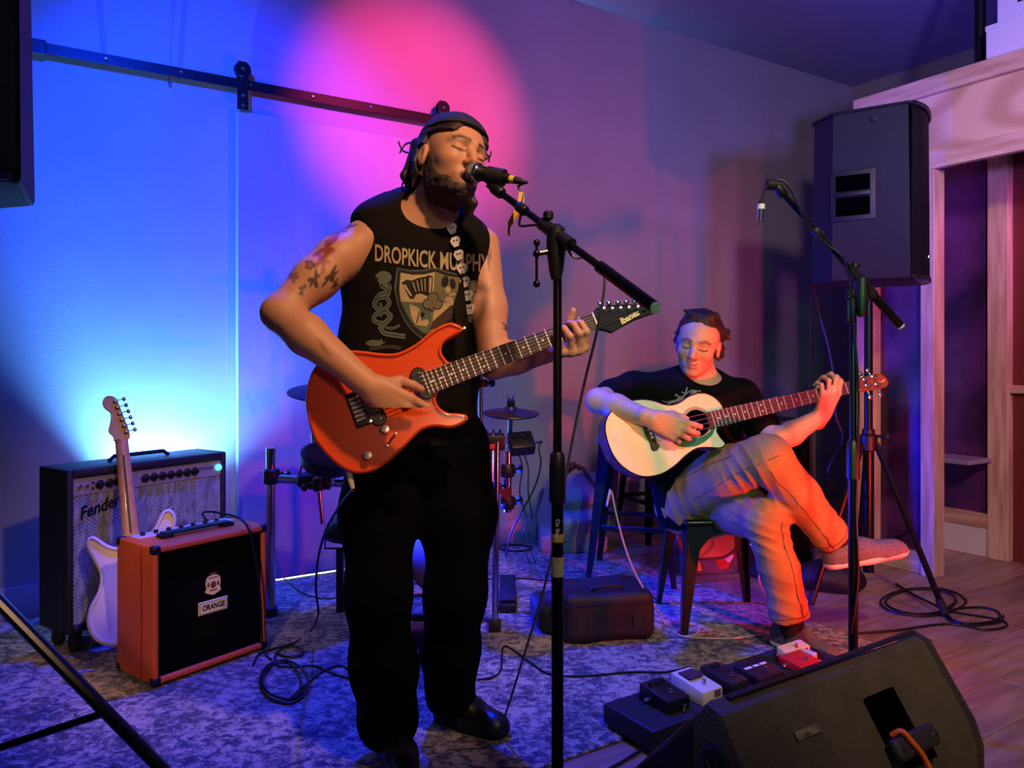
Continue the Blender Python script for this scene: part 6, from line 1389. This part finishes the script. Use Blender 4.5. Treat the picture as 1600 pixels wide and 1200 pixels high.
seam([v3(p)+Vector((.02, -.12, .03)) for p in TL[0:3]]); seam([v3(p)+Vector((-.03, -.12, -.05)) for p in TL[2:5]]); seam([v3(p)+Vector((.05, -.12, 0)) for p in BL[2:5]]); seam([v3(p)+Vector((-.04, -.12, .08)) for p in TL[0:2]])
def hem(c, d, r, k):
    d = Vector(unit(d).tolist()); a = d.orthogonal().normalized(); b_ = d.cross(a); c = v3(c)-d*k
    seam([c+(a*math.cos(t)+b_*math.sin(t))*r for t in [2*math.pi*i/14 for i in range(15)]], 'hem_stitch')
hem(TL[4], TL[4]-TL[3], .08, .010); hem(BL[4], BL[4]-BL[3], .08, .010)
# socks, shoes
m_sock = mat('black_sock', '#0c0b0d', rough=.9)
h1, t1 = npv(P(1290, 889, 2.70)), npv(P(1421, 868, 2.66)); ank1 = npv(P(1316, 856, 2.70))
h2_, t2_ = G(1208, 1004, RT), G(1285, 1034, RT); ank2 = npv(P(1238, 985, 2.725))
MB().tube([Vector((TL[4]-unit(TL[4]-TL[3])*.03).tolist()), Vector(ank1.tolist()), Vector((ank1+np.array([.012, 0, -.025])).tolist())], [.046, .040, .036], 14).build('sock', m_sock, bs)
MB().tube([Vector((BL[4]-unit(BL[4]-BL[3])*.03).tolist()), Vector(ank2.tolist()), Vector((ank2+np.array([.004, -.01, -.02])).tolist())], [.048, .042, .038], 14).build('sock', m_sock, bs)
m_knit = mat('grey_knit', '#6f6a72', rough=.85, bump=.6, bscale=420, mix='#5a5660', mscale=120); m_sole = mat('pale_foam', '#d9c6c2', rough=.6)
shoe(bs, h1, t1, ank1, (.16, -.05, 1), m_knit, m_sole, 'shoe', low=True, lace_m=mat('grey_lace', '#4a464e', rough=.8))
d2 = (Vector(t2_)-Vector(h2_)).normalized(); t2_ = Vector(h2_)+d2*.275
shoe(bs, h2_, t2_, ank2, (0, 0, 1), m_knit, m_sole, 'shoe', low=True, lace_m=MATS['grey_lace'])
# ------------------------------------------------------------------ cables and tape
m_cab = mat('black_cable', '#0b0b0d', rough=.45)
def cable(name, pts, label, r=.0035, m=None, n=7, group=None):
    o = MB().tube(cat(pts, n), r, 7).build(name, m or m_cab); return tag(o, label, 'cable', group)
zf = RT+.0045
F_ = lambda *pp: [G(x, y, zf) for x, y in pp]
FW = lambda *pp: [G(x, y, .005) for x, y in pp]
cable('guitar_cable', [PLUG+Vector((0, 0, -.002)), P(528, 795, 1.94), P(507, 835, 2.06), P(496, 880, 2.22), P(494, 925, 2.38), P(497, 960, 2.52)]+F_((486, 985), (462, 1003), (430, 1013), (405, 1022), (395, 1040)), 'black guitar cable hanging from the orange guitar down to the rug', .0038)
cable('amplifier_cable', [OMx @ Vector(p) for p in ((.30, .19, oh+.008), (.27, .17, oh+.045), (.29, .10, oh+.05), (.325, .0, oh+.022), (.345, -.030, oh-.10), (.365, -.032, .20), (.37, -.035, .06), (.375, -.05, RT+.006), (.36, -.10, RT+.005))], 'dark cable running over the top and front of the orange amplifier', .0040)
def loops(cx, cy, rx, ry, turns, seed, z=None):
    rs = random.Random(seed); out = []
    for i in range(int(turns*10)):
        a = 2*math.pi*i/10; k = 1+.12*math.sin(a*.37+seed)+rs.uniform(-.05, .05)
        out.append(G(cx+rx*k*math.cos(a)+4*math.sin(i*.21), cy+ry*k*math.sin(a), (z if z is not None else zf)+.0026*i/10))
    return out
cable('coiled_cable', loops(442, 1064, 36, 31, 2.3, 1)+F_((500, 1052), (530, 1040), (548, 1048), (560, 1062)), 'loosely coiled black cable on the rug at the foot of the orange amplifier', .0038)
cable('coiled_cable', loops(452, 1018, 20, 9, 1.6, 2)+F_((430, 1038), (455, 1042), (490, 1040), (520, 1052), (545, 1060)), 'small black cable loops on the rug between the orange amplifier and the singer', .0036)
cable('floor_cable', F_((425, 885), (470, 925), (520, 935), (545, 918)), 'thin dark cable on the rug below the barn door', .003)
mcab = [m0+md*.143, P(810, 292, 1.86), P(818, 306, 1.84), P(814, 334, 1.82), P(812, 352, 1.80), P(830, 352, 1.78), P(862, 350, 1.74), P(880, 360, 1.70), P(888, 390, 1.685), P(900, 403, 1.68), P(925, 400, 1.66), P(940, 420, 1.63), P(945, 440, 1.625), P(940, 480, 1.64), P(930, 530, 1.66), P(915, 590, 1.69), P(900, 660, 1.72), P(885, 740, 1.76), P(870, 830, 1.80), P(850, 920, 1.86), P(820, 1020, 1.95), P(795, 1100, 2.06)]+F_((778, 1148), (760, 1165), (700, 1170))
cable('microphone_cable', mcab, 'microphone cable wound round the boom and hanging down to the rug', .0032, mat('mic_cable', '#64706a', rough=.4))
rb_ = [P(815, 300, 1.838), P(812, 318, 1.836), P(803, 338, 1.836), P(796, 352, 1.838), P(795, 368, 1.84)]
rib = MB(); vs_ = []
for i, p in enumerate(cat(rb_, 4)): w_ = .006*(1.0 if i < 12 else .5); vs_ += [p+Vector((-w_, 0, .002)), p+Vector((w_, .003, -.002)), p+Vector((-w_, .0012, .002)), p+Vector((w_, .0042, -.002))]
n_ = len(vs_)//4; rib.add(vs_, [f for i in range(n_-1) for f in ((4*i, 4*i+4, 4*i+5, 4*i+1), (4*i+2, 4*i+3, 4*i+7, 4*i+6), (4*i, 4*i+2, 4*i+6, 4*i+4), (4*i+1, 4*i+5, 4*i+7, 4*i+3))])
tag(rib.build('tape_strip', mat('yellow_tape', '#e3a81c', rough=.5)), 'yellow strip of tape hanging from the microphone boom', 'tape')
cable('bass_cable', [P(953, 765, 2.70), P(948, 790, 2.72), P(955, 768, 2.74), P(962, 800, 2.76), P(975, 850, 2.80), P(992, 895, 2.85), P(1015, 935, 2.90)]+F_((1038, 972), (1060, 992), (1100, 997), (1150, 997), (1195, 990)), 'pale cable drooping from the acoustic bass to the rug', .0036, mat('pale_cable', '#b9a3a0', rough=.45))
cable('pale_floor_cable', F_((1058, 985), (1075, 975), (1092, 980), (1085, 992), (1060, 993)), 'little loop of pale cable on the rug by the stool leg', .0034, MATS['pale_cable'])
cable('pale_floor_cable', FW((1110, 945), (1150, 935), (1195, 940))+[P(1186, 905, 3.2), P(1187, 870, 3.3), P(1172, 850, 3.35)], 'pale cable rising from the floor behind the planted leg', .0034, MATS['pale_cable'])
cable('floor_cable', F_((745, 1062), (770, 1058), (783, 1045), (786, 1012), (800, 1014), (830, 1036), (862, 1054), (920, 1056), (985, 1050), (1040, 1050), (1080, 1042)), 'black cable running across the rug to the pedalboard', .0036)
cable('floor_cable', F_((640, 912), (700, 910), (760, 905), (800, 903), (880, 908), (1000, 910)), 'black cable lying straight across the rug behind the bag', .003)
cable('blue_cable', [G(905, 1228, .005), G(985, 1183, .005), G(1040, 1146, .03), G(1085, 1117, .072), G(1112, 1098, .085), G(1150, 1084, .08)], 'shiny cable running from the pedalboard past the wedge monitor', .0048, mat('glossy_cable', '#1a1a24', rough=.2))
cable('coiled_cable', loops(1440, 940, 58, 20, 2.2, 5, .005)+FW((1500, 958), (1560, 968), (1573, 978), (1540, 984), (1480, 975), (1400, 985), (1340, 990)), 'black cable heaped in loops on the wooden floor by the tripod foot', .0048)
cable('coiled_cable', loops(1520, 962, 44, 14, 1.6, 8, .006)+FW((1470, 950), (1430, 930), (1400, 912)), 'black cable loop lying on the wooden planks beside the tripod foot', .0045)
cable('speaker_cable', [P(1282, 345, 3.35), P(1270, 380, 3.38), P(1268, 450, 3.4), P(1266, 520, 3.42), P(1265, 600, 3.43), P(1266, 690, 3.44)], 'black cable hanging straight down behind the raised loudspeaker', .0042)
cable('speaker_cable', [P(1280, 415, 3.35), P(1271, 440, 3.4), P(1280, 490, 3.42), P(1295, 545, 3.42), P(1304, 600, 3.42), P(1306, 650, 3.42), P(1317, 685, 3.42), P(1300, 720, 3.43), P(1293, 745, 3.45), P(1312, 768, 3.5), P(1330, 772, 3.5)], 'black cable curling down from the raised loudspeaker to the floor', .0042)
dj = dmM @ Vector((.085, 0, 0))
cable('drum_cable', [dj, P(842, 700, 2.98), P(845, 725, 2.98), P(836, 760, 2.99), P(815, 800, 3.0), P(800, 830, 3.02), P(790, 870, 3.05)], 'blue-black cable looping from the drum module jack', .0032)
for i, (dx, lb) in enumerate(((0, 'thin cable dangling under the drum module, the straighter one'), (9, 'thin cable dangling under the drum module, the wavier one'))):
    cable('drum_cable', [P(808+dx, 705, 3.0), P(816+dx, 730, 3.01), P(812+dx*1.5, 770, 3.02), P(822+dx, 810, 3.05), P(818+dx, 845, 3.1)]+F_((828+dx, 880), (845+dx, 903)), lb, .0025)
cable('coiled_cable', loops(805, 856, 24, 5, 2, 3), 'dark cable ring lying on the rug near the wall', .004)
xl = thing('hanging_xlr_plug', 'black plug with a white band hanging from the empty microphone clip', 'plug', P(1189, 345, 2.190))
MB().tube(cat([P(1202, 286, 2.185), P(1196, 292, 2.180), P(1193, 304, 2.180), P(1190, 312, 2.180)], 5), .0032, 7).build('cable_end', m_cab, xl)
MB().tube([P(1190, 312, 2.180), P(1189.5, 319, 2.180)], [.005, .0085], 10).build('strain_relief', m_rubber, xl)
MB().tube([P(1189.5, 319, 2.180), P(1189, 327, 2.180)], .0105, 12).build('white_band', m_white, xl)
MB().tube([P(1189, 327, 2.180), P(1187.5, 347, 2.180)], [.0095, .0085], 12).build('shell', m_chrome, xl)
cable('microphone_cable', [P(1214, 281, 2.185), P(1226, 284, 2.180), P(1238, 300, 2.180), P(1246, 320, 2.185), P(1262, 350, 2.200), P(1290, 380, 2.210), P(1315, 400, 2.210), P(1326, 430, 2.220), P(1330, 470, 2.225), P(1335, 520, 2.230), P(1341, 600, 2.235), P(1341, 680, 2.235), P(1338, 800, 2.235), P(1341, 900, 2.235), P(1330, 990, 2.235)], 'black cable taped along the empty boom stand', .0036)
